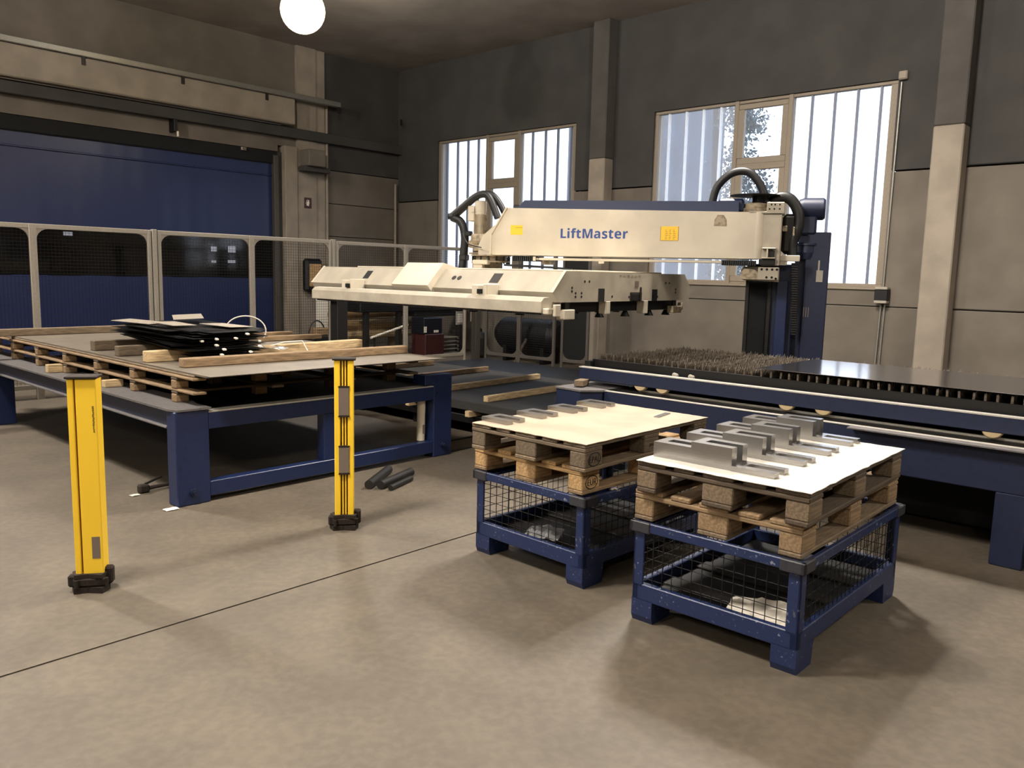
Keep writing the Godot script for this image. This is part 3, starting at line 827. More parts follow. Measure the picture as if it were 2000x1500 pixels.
# ------------------------------------------------------------------ blue mesh containers
func make_container(label: String, at: Vector3, turn: float) -> Node3D:
	var L := 1.222
	var W := 0.80
	var H := 0.485
	var t := thing("mesh_container", label, "container", at, turn, "blue mesh containers carrying pallets")
	for q in [[0, 0], [1, 0], [0, 1], [1, 1]]:
		var sx := 1.0 if q[0] == 0 else -1.0
		var sz := -1.0 if q[1] == 0 else 1.0
		var ox: float = L * q[0]
		var oz: float = -W * q[1]
		var foot := PackedVector2Array([Vector2(0.012 * sx, 0.0), Vector2(0.16 * sx, 0.0), Vector2(0.175 * sx, 0.112), Vector2(0, 0.112), Vector2(0, 0.03)])
		put("foot", M().prism(foot, Vector3(ox, 0, oz), Vector3.RIGHT, Vector3.UP, Vector3(0, 0, 0.11 * sz)).mesh(), Mt.blue_chipped, t)
		put("corner_post", M().bx(ox, ox + 0.055 * sx, 0.17, 0.44, oz, oz + 0.012 * sz, 0.003).bx(ox, ox + 0.012 * sx, 0.17, 0.44, oz, oz + 0.055 * sz, 0.003).mesh(), Mt.blue_chipped, t)
		put("rim_corner", M().bx(ox - 0.018 * sx, ox + 0.09 * sx, 0.435, H + 0.001, oz - 0.018 * sz, oz + 0.004 * sz, 0.004).bx(ox - 0.018 * sx, ox + 0.004 * sx, 0.435, H + 0.001, oz - 0.018 * sz, oz + 0.09 * sz, 0.004).mesh(), Mt.worn_corner, t)
	for z in [0.0, -W]:
		var s := -1.0 if z == 0.0 else 1.0
		put("base_rail", M().bx(0, L, 0.105, 0.185, z, z + 0.035 * s, 0.004).mesh(), Mt.blue_chipped, t)
		put("top_rail", M().bx(-0.01, L + 0.01, 0.44, H, z - 0.012 * s, z + 0.012 * s, 0.004).bx(0, L, 0.44, 0.455, z, z + 0.04 * s).mesh(), Mt.blue_chipped, t)
	for x in [0.0, L]:
		var s := 1.0 if x == 0.0 else -1.0
		put("base_rail", M().bx(x, x + 0.035 * s, 0.105, 0.185, -W, 0, 0.004).mesh(), Mt.blue_chipped, t)
		put("top_rail", M().bx(x - 0.012 * s, x + 0.012 * s, 0.44, H, -W - 0.01, 0.01, 0.004).bx(x, x + 0.04 * s, 0.44, 0.455, -W, 0).mesh(), Mt.blue_chipped, t)
	put("bottom_plate", M().bx(0.02, L - 0.02, 0.118, 0.128, -W + 0.02, -0.02).mesh(), Mt.black_steel, t)
	for i in 3:
		put("floor_rib", M().bx(0.2 + 0.32 * i, 0.3 + 0.32 * i, 0.128, 0.14, -W + 0.02, -0.02, 0.003).mesh(), Mt.dark_steel, t)
	for side in 4:
		var mb := M()
		var len := L if side < 2 else W
		var P := func(u: float, y: float, o: float) -> Vector3:
			if side == 0: return Vector3(u, y, -0.012 - o)
			if side == 1: return Vector3(u, y, -W + 0.012 + o)
			if side == 2: return Vector3(0.012 + o, y, -u)
			return Vector3(L - 0.012 - o, y, -u)
		var u := 0.05
		while u < len - 0.03:
			mb.tube(PackedVector3Array([P.call(u, 0.18, 0.0), P.call(u, 0.45, 0.0)]), 0.002, 5, false)
			u += 0.05
		for j in 5:
			var y := 0.21 + 0.05 * j
			mb.tube(PackedVector3Array([P.call(0.02, y, 0.004), P.call(len - 0.02, y, 0.004)]), 0.002, 5, false)
		put("wire_mesh", mb.mesh(), Mt.wire_dark, t)
	return t

func plate(called: String, label: String, m: Material, at: Vector3, turn: float, L: float, W: float) -> void:
	var poly := PackedVector2Array()
	var n := 24
	var rag := func(k: int) -> float: return rng.randf_range(-0.004, 0.004)
	for i in n: poly.append(Vector2(L * i / n, rag.call(i)))
	for i in n: poly.append(Vector2(L + rag.call(i), -W * i / n))
	for i in n: poly.append(Vector2(L - L * i / n, -W + rag.call(i)))
	for i in n: poly.append(Vector2(rag.call(i), -W + W * i / n))
	solo(called, M().prism(poly, Vector3.ZERO, Vector3.RIGHT, Vector3.BACK, Vector3(0, 0.003, 0)).mesh(), m, label, "board", Transform3D(Basis.from_euler(Vector3(0, turn, 0)), at))

func u_stack(h: float) -> ArrayMesh:
	var key := "u%.3f" % h
	if T.has(key):
		return T[key]
	var b := M()
	var y := 0.0
	var th := 0.004
	while y < h - 0.001:
		var dx := rng.randf_range(-0.0007, 0.0007)
		var dz := rng.randf_range(-0.0007, 0.0007)
		var poly := PackedVector2Array()
		for p in [Vector2(0, 0), Vector2(0.045, 0), Vector2(0.045, -0.155), Vector2(0.1, -0.155), Vector2(0.1, 0), Vector2(0.145, 0), Vector2(0.145, -0.2), Vector2(0, -0.2)]:
			poly.append(p + Vector2(dx, dz))
		b.prism(poly, Vector3(0, y, 0), Vector3.RIGHT, Vector3.BACK, Vector3(0, th - 0.0004, 0))
		y += th
	T[key] = b.mesh()
	return T[key]

func crumple(sx: float, sz: float, amp: float, n: int, sd: int) -> ArrayMesh:
	var f := FastNoiseLite.new()
	f.seed = sd
	f.frequency = 1.0
	f.noise_type = FastNoiseLite.TYPE_CELLULAR
	var b := M()
	var P := func(i: int, j: int) -> Vector3:
		var x := sx * (float(i) / n - 0.5)
		var z := sz * (float(j) / n - 0.5)
		var e := 1.0 - 0.7 * (pow(absf(2.0 * i / n - 1.0), 2.0) + pow(absf(2.0 * j / n - 1.0), 2.0)) * 0.5
		return Vector3(x + 0.1 * sx * f.get_noise_2d(i * 0.31 + 9.0, j * 0.3), amp * (0.15 + e * (0.8 + 0.9 * f.get_noise_2d(i * 0.27, j * 0.27))), z + 0.1 * sz * f.get_noise_2d(i * 0.3, j * 0.33 + 5.0))
	for i in n:
		for j in n:
			b.quad(P.call(i, j), P.call(i + 1, j), P.call(i + 1, j + 1), P.call(i, j + 1), Vector3.UP)
	return b.mesh()

func make_stacks() -> void:
	var dA := -0.0329
	var dB := 0.0068
	var cA := make_container("blue mesh container under the pallets with the cream board, left of the pair", Vector3(3.232, 0, -2.437), dA)
	var cB := make_container("blue mesh container in the foreground under the pallets with the white board", Vector3(3.123, 0, -1.255), dB)
	var g := "wooden pallets stacked on the mesh containers"
	var h := 0.4862
	make_pallet("lower, bright new pallet on the left container, marked EUR", Vector3(3.25, h, -2.47), -0.02, Mt.wood_fresh, Mt.wood_fresh, Mt.wood_tan, g, [["EUR", 0.042, 0.075, true]])
	make_pallet("upper, grey weathered pallet under the cream board", Vector3(3.174, h + 0.1442, -2.40), 0.0036, Mt.wood_grey, Mt.wood_grey, Mt.wood_old, g, [["EPAL", 0.04, 0.075, true], ["IPPC", 0.024, 0.6, false], ["EPAL", 0.036, 1.125, true]])
	make_pallet("lower pallet on the foreground container with light blocks and split boards", Vector3(3.14, h, -1.27), 0.012, Mt.wood_tan, Mt.wood_tan, Mt.wood_old, g, [])
	make_pallet("upper, dark dirty pallet under the white board", Vector3(3.112, h + 0.1442, -1.240), 0.0244, Mt.wood_dirty, Mt.wood_old, Mt.wood_dirty, g, [])
	var y := h + 0.2890
	plate("cream_board", "cream coloured thin board on the left pallet stack", Mt.plate_cream, Vector3(3.166, y, -2.39), 0.0036, 1.2, 0.8)
	plate("white_board", "shiny white board on the foreground pallet stack", Mt.plate_white, Vector3(3.10, y, -1.232), 0.0244, 1.22, 0.805)
	y += 0.0032
	# cut parts, U-shaped, in stacks
	var nth := ["nearest", "second", "third", "farthest"]
	var rows := [[-1.825, 0.07, "left row"], [-1.632, 0.098, "tall middle row"], [-1.435, 0.025, "low right row"]]
	for r in 3:
		for i in 4:
			var x: float = 3.205 + 0.315 * i
			var z: float = rows[r][0] - 0.012 * i
			solo("cut_part_stack", u_stack(rows[r][1]), Mt.cut_steel, "%s stack of U-shaped steel blanks in the %s on the white board" % [nth[i], rows[r][2]], "steel parts", Transform3D(Basis.from_euler(Vector3(0, 0.0244 + rng.randf_range(-0.015, 0.015), 0)), Vector3(x, y, z)), "stacks of steel blanks on the white board")
	for i in 4:
		solo("cut_part_stack", u_stack(0.025), Mt.cut_steel, "%s stack of U-shaped steel blanks along the left edge of the cream board" % nth[i], "steel parts", Transform3D(Basis.from_euler(Vector3(0, rng.randf_range(-0.02, 0.02), 0)), Vector3(3.25 + 0.29 * i, y, -3.0)), "stacks of steel blanks on the cream board")
	solo("flat_bar", M().box(Vector3.ZERO, Vector3(0.18, 0.006, 0.035), Basis.IDENTITY, 0.001).mesh(), Mt.cut_steel, "single flat steel bar lying on the far right of the cream board", "steel parts", Transform3D(Basis.from_euler(Vector3(0, 0.18, 0)), Vector3(4.2, y + 0.003, -2.61)))
	# left-overs in the containers
	solo("plastic_film", crumple(0.22, 0.2, 0.1, 12, 4), Mt.film, "crumpled clear plastic film lying in the left mesh container", "film", Transform3D(Basis.from_euler(Vector3(0, 0.5, 0)), Vector3(3.42, 0.14, -2.84)))
	solo("torn_cardboard", crumple(0.26, 0.3, 0.07, 12, 7), Mt.paper, "torn pale paper sheet lying in the foreground mesh container", "paper", Transform3D(Basis.from_euler(Vector3(0, 0.3, 0)), Vector3(3.31, 0.14, -1.47)))
	solo("paper_scrap", crumple(0.05, 0.05, 0.03, 6, 9), Mt.paper, "small white paper scrap far inside the foreground container", "paper", Transform3D(Basis.IDENTITY, Vector3(3.75, 0.2, -1.55)))
	solo("packing_strip", M().tube(PackedVector3Array([Vector3(3.2, 0.15, -1.83), Vector3(3.22, 0.145, -1.72), Vector3(3.2, 0.15, -1.62)]), 0.008, 6).mesh(), Mt.paper, "pale packing strip along the left edge inside the foreground container", "strip")
	solo("paper_tag", crumple(0.04, 0.05, 0.04, 5, 12), Mt.paper, "torn white paper tag stuck on the rim of the left container below the pallet", "paper", Transform3D(Basis.IDENTITY, Vector3(3.5, 0.47, -2.437)))

# ------------------------------------------------------------------ storage table with its load
func make_storage_table() -> void:
	var t := thing("storage_table", "low blue steel storage table carrying big pallets and metal sheets", "table", Vector3(3.66, 0, -7.6))
	wput("leg", M().bx(2.415, 2.65, 0, 0.645, -5.34, -5.21, 0.006), Mt.blue_paint, t)
	wput("leg", M().bx(4.70, 4.912, 0, 0.722, -5.34, -5.21, 0.006), Mt.blue_paint, t)
	wput("leg", M().bx(2.415, 2.6, 0, 0.52, -9.3, -9.1, 0.006), Mt.blue_paint, t)
	wput("leg", M().bx(4.72, 4.912, 0, 0.52, -9.3, -9.1, 0.006), Mt.blue_paint, t)
	wput("stop_block", M().bx(4.59, 4.70, 0.64, 0.724, -5.36, -5.2, 0.005), Mt.blue_paint, t)
	wput("side_beam", M().bx(2.44, 2.5, 0.53, 0.645, -9.8, -5.35), Mt.blue_deep, t)
	wput("beam_flange", M().bx(2.41, 2.58, 0.522, 0.534, -9.8, -5.34, 0.002), Mt.grey_top, t)
	wput("side_beam", M().bx(4.80, 4.9, 0.53, 0.645, -9.8, -5.35), Mt.blue_deep, t)
	wput("cap_plate", M().prism(PackedVector2Array([Vector2(2.40, -5.29), Vector2(2.43, -5.205), Vector2(2.665, -5.2), Vector2(2.66, -5.4), Vector2(2.72, -5.6), Vector2(2.72, -9.8), Vector2(2.40, -9.8)]), Vector3(0, 0.646, 0), Vector3.RIGHT, Vector3.BACK, Vector3(0, 0.014, 0)), Mt.grey_top, t)
	wput("front_beam", M().bx(2.65, 4.70, 0.508, 0.62, -5.30, -5.21, 0.004), Mt.blue_paint, t)
	wput("beam_edge", M().bx(2.65, 4.70, 0.62, 0.632, -5.31, -5.212, 0.003), Mt.worn_glint_edge, t)
	wput("lower_beam", M().bx(2.65, 4.70, 0.04, 0.142, -5.30, -5.215, 0.004), Mt.blue_paint, t)
	wput("middle_post", M().bx(3.58, 3.70, 0.142, 0.508, -5.31, -5.22, 0.004), Mt.blue_paint, t)
	wput("deck", M().bx(2.55, 4.85, 0.57, 0.60, -9.7, -5.31), Mt.black_steel, t)
	wput("cross_beam", M().bx(2.5, 4.8, 0.48, 0.57, -7.5, -7.35).bx(2.5, 4.8, 0.48, 0.57, -9.3, -9.15), Mt.blue_deep, t)
	for q in [[2.526, 0.086], [4.811, 0.1]]:
		wput("leg_bolt", M().cyl(Vector3(q[0], q[1], -5.21), Vector3(q[0], q[1], -5.192), 0.028, 6).cyl(Vector3(q[0], q[1], -5.195), Vector3(q[0], q[1], -5.175), 0.016, 12), Mt.blue_deep, t)
	for q in [[4.735, 0.675], [4.735, 0.565], [4.885, 0.675]]:
		wput("rivet", M().cyl(Vector3(q[0], q[1], -5.21), Vector3(q[0], q[1], -5.203), 0.008, 8), Mt.blue_deep, t)
	# wide pallets
	for k in 2:
		var y0 := 0.66 if k == 0 else 0.757
		var p := thing("wide_pallet", ["lower of the two very wide rough pallets on the storage table", "upper of the two very wide rough pallets, directly under the grey sheets"][k], "pallet", Vector3(3.6, y0, -7.5), 0.0, "very wide pallets on the storage table")
		for i in 7:
			var z := -5.55 - 0.69 * i
			for x in [2.585, 3.2, 3.85, 4.45]:
				board("block", 0.095, 0.075, 0.058, [Mt.wood_tan, Mt.wood_old, Mt.wood_dirty][(i + int(x * 3)) % 3] if x > 2.6 else Mt.wood_tan, p, Vector3(x + 0.03 - 3.6, 0.03, z + 7.5))
			board("cross_board", 2.06, 0.09, 0.018, Mt.wood_dirty, p, Vector3(3.6 - 3.6, 0.069, z + 7.5), 0.0)
		for x in [2.60, 3.2, 3.85, 4.5]:
			board("runner", 4.75, 0.1, 0.018, Mt.wood_tan if x < 2.7 else Mt.wood_dirty, p, Vector3(x - 3.58, 0.087, -7.7 + 7.5 + 0.06), PI / 2)
		if k == 1:
			for x in [2.66, 2.9, 3.4, 3.9, 4.3]:
				board("deck_board", 4.6, 0.13, 0.016, Mt.wood_old, p, Vector3(x - 3.6, 0.104, -7.6 + 7.5), PI / 2)
	# thin blocks on the table edge
	solo("wood_block", M().box(Vector3.ZERO, Vector3(0.14, 0.055, 0.07), Basis.IDENTITY, 0.004).mesh(), Mt.wood_pale, "fresh small wood block lying on the left beam of the storage table beside the post", "wood block", Transform3D(Basis.IDENTITY, Vector3(2.55, 0.688, -6.55)))
	solo("wood_block", M().box(Vector3.ZERO, Vector3(0.12, 0.07, 0.07), Basis.IDENTITY, 0.004).mesh(), Mt.wood_pale, "small wood block with a knot on the left beam, farther along the storage table", "wood block", Transform3D(Basis.IDENTITY, Vector3(2.52, 0.695, -7.72)))
	# sheets
	var ys := 0.8695
	for i in 4:
		var dz: float = [0.0, 0.03, -0.02, 0.05][i]
		var x1: float = [4.66, 4.63, 4.69, 4.72][i]
		solo("metal_sheet", M().bx(2.60, x1, ys, ys + 0.0028, -9.9, -5.12 + dz * 0.8).mesh(), Mt.sheet_grey, ["lowest large grey sheet on the wide pallets", "second large grey sheet from below on the wide pallets", "third large grey sheet from below on the wide pallets", "topmost large grey sheet on the wide pallets, under the timbers"][i], "metal sheet", Transform3D(), "large grey sheets on the wide pallets")
		ys += 0.003
	# timbers
	ys += 0.0004
	var tm := func(label: String, a: Vector2, b: Vector2, w: float, h: float, m: Material, y: float) -> void:
		var L := a.distance_to(b)
		var c := (a + b) / 2
		solo("timber_batten", M().box(Vector3.ZERO, Vector3(L, h, w), Basis.IDENTITY, 0.006).mesh(), m, label, "timber", Transform3D(Basis.from_euler(Vector3(0, -atan2(b.y - a.y, b.x - a.x), 0)), Vector3(c.x, y + h / 2, c.y)), "timbers on the grey sheets")
	tm.call("long old timber at the far edge of the grey sheets before the roller door", Vector2(1.9, -9.03), Vector2(4.78, -9.14), 0.09, 0.07, Mt.wood_old, ys)
	tm.call("farthest grey timber under the black sheet bundle, end visible on the left", Vector2(2.66, -7.22), Vector2(3.9, -7.26), 0.09, 0.085, Mt.wood_grey, ys)
	tm.call("middle grey timber under the black sheet bundle", Vector2(2.64, -6.68), Vector2(3.9, -6.7), 0.08, 0.08, Mt.wood_grey, ys)
	tm.call("pale cut timber end under the front of the black sheet bundle", Vector2(2.63, -6.14), Vector2(3.4, -6.17), 0.075, 0.085, Mt.wood_pale, ys)
	tm.call("long front timber along the near edge of the grey sheets", Vector2(2.69, -5.68), Vector2(4.72, -5.62), 0.085, 0.066, Mt.wood_tan, ys)
	tm.call("bright planed timber right of the black sheet bundle", Vector2(3.5, -6.16), Vector2(4.72, -6.29), 0.09, 0.075, Mt.wood_pale, ys)
	tm.call("brown timber behind the bright planed timber", Vector2(3.9, -7.30), Vector2(4.95, -7.28), 0.09, 0.05, Mt.wood_tan, ys)
	tm.call("short far timber right of the bundle, behind the others", Vector2(3.95, -7.75), Vector2(4.86, -7.68), 0.09, 0.055, Mt.wood_tan, ys)
	# bundle of black sheet offcuts
	var b := thing("sheet_bundle", "ragged bundle of thin black sheets with shiny clips on the timbers", "sheet bundle", Vector3(3.18, ys + 0.112, -6.56))
	for i in 64:
		var y := 0.002 + 0.00195 * i
		var s := Vector3(rng.randf_range(0.32, 0.66), 0.0018, rng.randf_range(0.55, 1.2))
		var cx := rng.randf_range(-0.5, 0.5) * (0.74 - s.x)
		var cz := rng.randf_range(-0.5, 0.5) * (1.3 - s.z)
		put("sheet_layer", M().box(Vector3(cx, y, cz), s, Basis.from_euler(Vector3(0.02 + rng.randf_range(-0.012, 0.012), rng.randf_range(-0.2, 0.2), rng.randf_range(-0.012, 0.012)))).mesh(), Mt.bundle_black, b)
	for i in 34:
		put("sheet_layer", M().box(Vector3(rng.randf_range(-0.1, 0.12), -0.108 + 0.0033 * i, rng.randf_range(0.58, 0.66)), Vector3(rng.randf_range(0.3, 0.56), 0.0018, rng.randf_range(0.1, 0.24)), Basis.from_euler(Vector3(0, rng.randf_range(-0.12, 0.12), rng.randf_range(-0.01, 0.01)))).mesh(), Mt.bundle_black, b)
	for q in [[-0.24, -0.09], [0.0, -0.075], [0.22, -0.09], [-0.12, -0.05], [0.12, -0.04], [-0.1, -0.01], [-0.1, 0.012], [0.2, 0.0], [-0.22, 0.05], [0.06, 0.06], [0.26, 0.03], [-0.1, 0.06], [0.16, 0.09]]:
		var zc := 0.775 if q[1] < 0.005 else 0.66
		put("clip", M().box(Vector3(q[0], q[1], zc), Vector3(0.024, 0.014, 0.03), Basis.from_euler(Vector3(0.2, 0.1, 0.05)), 0.003).mesh(), Mt.paper, b)
	var top := ys + 0.112 + 0.136
	var lbs := ["grey offcut plate on the left top of the black bundle", "grey offcut plate second from left on the black bundle", "bright grey offcut plate at the back on the black bundle", "grey offcut plate on the right top of the black bundle"]
	var pl := [[Vector3(2.93, 0, -6.92), 0.2, 0.42, 0.35], [Vector3(3.03, 0, -6.5), 0.22, 0.28, 0.2], [Vector3(3.32, 0, -6.86), 0.24, 0.34, -0.4], [Vector3(3.38, 0, -6.3), 0.26, 0.34, 0.3]]
	for i in 4:
		solo("offcut_plate", M().box(Vector3.ZERO, Vector3(pl[i][1], 0.003, pl[i][2]), Basis.from_euler(Vector3([0.03, 0.06, 0.06, 0.04][i], pl[i][3], [0.03, -0.02, 0.05, -0.03][i]))).mesh(), Mt.offcut, lbs[i], "metal plate", Transform3D(Basis.IDENTITY, pl[i][0] + Vector3(0, top + [0.0, 0.012, 0.035, 0.004][i] - (pl[i][0].z + 6.56) * 0.02, 0)), "offcut plates on the black bundle")
	# strapping loop
	var lp := PackedVector3Array()
	for i in 22:
		var a := -0.5 + 4.3 * i / 21.0
		lp.append(Vector3(3.72 + 0.15 * cos(a), ys + 0.17 + 0.13 * sin(a), -6.6 + 0.08 * cos(a)))
	var st := thing("strapping_band", "loose silvery strapping band curling up at the right end of the black bundle", "strap", Vector3(3.72, ys, -6.6))
	wput("band_loop", M().tube(lp, 0.006, 5), Mt.paper, st)
	wput("band_end", M().tube(PackedVector3Array([Vector3(3.55, ys + 0.03, -6.2), Vector3(3.8, ys + 0.10, -6.12), Vector3(4.0, ys + 0.1, -6.15), Vector3(4.0, ys + 0.005, -6.05)]), 0.006, 5), Mt.paper, st)
	solo("stretch_film", crumple(0.4, 0.4, 0.09, 12, 21), Mt.film, "clear stretch film wrapped round the end of the bright planed timber", "film", Transform3D(Basis.IDENTITY, Vector3(3.62, ys + 0.03, -6.2)))
	# white tube clamped at the right leg
	var wt := thing("document_tube", "white plastic tube standing inside the right leg of the storage table", "tube", Vector3(4.645, 0.144, -5.32))
	var o1 := M().cyl(Vector3(0, 0.0, 0), Vector3(0.01, 0.38, 0), 0.036, 14)
	put("tube", o1.mesh(), Mt.white_plastic, wt)
	put("handle_hole", M().box(Vector3(0.008, 0.1, 0.033), Vector3(0.028, 0.08, 0.012), Basis.IDENTITY, 0.005).mesh(), Mt.mirror_grey, wt)
	# round bars on the floor
	var rb := [[Vector3(3.64, 0.034, -4.74), Vector3(4.05, 0.034, -5.02), 0.034, "upper left round steel bar on the floor by the storage table"], [Vector3(3.70, 0.033, -4.68), Vector3(4.13, 0.033, -4.84), 0.033, "middle, longest round steel bar on the floor by the storage table"], [Vector3(3.73, 0.021, -4.60), Vector3(4.03, 0.021, -4.72), 0.021, "thin round steel bar nearest the viewer on the floor by the storage table"]]
	for q in rb:
		solo("round_bar", M().cyl(q[0], q[1], q[2], 18).mesh(), Mt.dark_steel, q[3], "steel bar", Transform3D(), "round bars on the floor")
	# stop lever at the left leg
	var hg := thing("floor_lever", "rusty lever with a joint on the floor left of the storage table leg", "lever", Vector3(2.45, 0, -5.74))
	put("bar", M().cyl(Vector3(-0.03, 0.025, 0.0), Vector3(0.35, 0.03, -0.03), 0.014, 8).mesh(), Mt.rust, hg)
	put("joint", M().bx(-0.07, 0.0, 0.0, 0.06, -0.03, 0.03, 0.01).mesh(), Mt.rust, hg)
	put("arm", M().cyl(Vector3(-0.02, 0.06, 0.0), Vector3(0.13, 0.075, -0.08), 0.009, 8).mesh(), Mt.dark_steel, hg)
	solo("paper_scrap", crumple(0.09, 0.06, 0.02, 6, 31), Mt.paper, "white paper scrap at the foot of the storage table's left leg", "paper", Transform3D(Basis.IDENTITY, Vector3(2.37, 0.0, -5.2)))
	solo("paper_scrap", crumple(0.06, 0.05, 0.015, 6, 33), Mt.paper, "white paper scrap beside the rusty floor lever", "paper", Transform3D(Basis.IDENTITY, Vector3(2.34, 0.0, -5.7)))

# ------------------------------------------------------------------ low sheet stack behind
func make_low_stack() -> void:
	var p := thing("sheet_pallet", "low dark pallet carrying dark sheets behind the storage table", "pallet", Vector3(6.5, 0, -6.6))
	wput("deck", M().bx(5.62, 7.7, 0.12, 0.2, -8.9, -4.75, 0.006), Mt.black_steel, p)
	for z in [-8.6, -7.6, -6.6, -5.6, -4.95]:
		wput("foot_beam", M().bx(5.7, 7.6, 0.0, 0.12, z - 0.05, z + 0.05, 0.004), Mt.black_steel, p)
	for k in 5:
		var z: float = [-8.3, -7.5, -6.55, -5.65, -5.1][k]
		solo("spacer_batten", M().box(Vector3.ZERO, Vector3(1.98, 0.06, 0.06), Basis.IDENTITY, 0.004).mesh(), Mt.wood_pale, "%s spacer batten under the dark sheets, its end showing" % ["farthest", "second farthest", "middle", "second nearest", "nearest"][k], "timber", Transform3D(Basis.IDENTITY, Vector3(6.52, 0.2302, z)), "spacer battens under the dark sheets")
	for i in 3:
		solo("dark_sheet", M().bx(5.58 + 0.01 * i, 7.72, 0.2606 + 0.026 * i, 0.286 + 0.026 * i, -8.85, -4.76).mesh(), Mt.sheet_dark, ["lowest", "middle", "topmost"][i] + " dark sheet pack on the low pallet behind the storage table", "metal sheet", Transform3D(), "dark sheets on the low pallet")
	var y := 0.3392
	var q := [[5.72, 7.2, -5.62, "nearest long pale batten on the dark sheets"], [5.6, 7.55, -6.42, "second pale batten on the dark sheets"], [5.65, 7.6, -7.35, "third batten on the dark sheets, half hidden by the storage table"], [5.7, 7.5, -8.3, "farthest batten on the dark sheets"], [6.1, 6.9, -4.95, "short pale batten on the dark sheets beside the cutting table"]]
	for b in q:
		solo("stack_batten", M().box(Vector3.ZERO, Vector3(b[1] - b[0], 0.06, 0.06), Basis.IDENTITY, 0.004).mesh(), Mt.wood_pale if b[2] > -7 else Mt.wood_tan, b[3], "timber", Transform3D(Basis.from_euler(Vector3(0, 0.05, 0)), Vector3((b[0] + b[1]) / 2, y + 0.03, b[2])), "battens on the dark sheets")
	var bp := thing("black_platform", "low black platform on the floor between the dark sheets and the fence", "platform", Vector3(9.2, 0, -7.5))
	wput("top_plate", M().bx(7.95, 10.5, 0.05, 0.08, -10.3, -4.9, 0.004), Mt.black_rubber, bp)
	for z in [-10.2, -8.5, -6.8, -5.0]:
		wput("bearer", M().bx(8.0, 10.45, 0.0, 0.05, z - 0.05, z + 0.05), Mt.black_steel, bp)
	wput("edge_ridge", M().bx(7.95, 8.02, 0.08, 0.16, -10.3, -4.9, 0.01), Mt.black_steel, bp)
	solo("wood_chip", M().box(Vector3.ZERO, Vector3(0.14, 0.05, 0.08), Basis.IDENTITY, 0.004).mesh(), Mt.wood_old, "small wood offcut on the far end of the cutting table base", "wood block", Transform3D(Basis.from_euler(Vector3(0, 0.3, 0)), Vector3(5.27, 0.737, -4.05)))

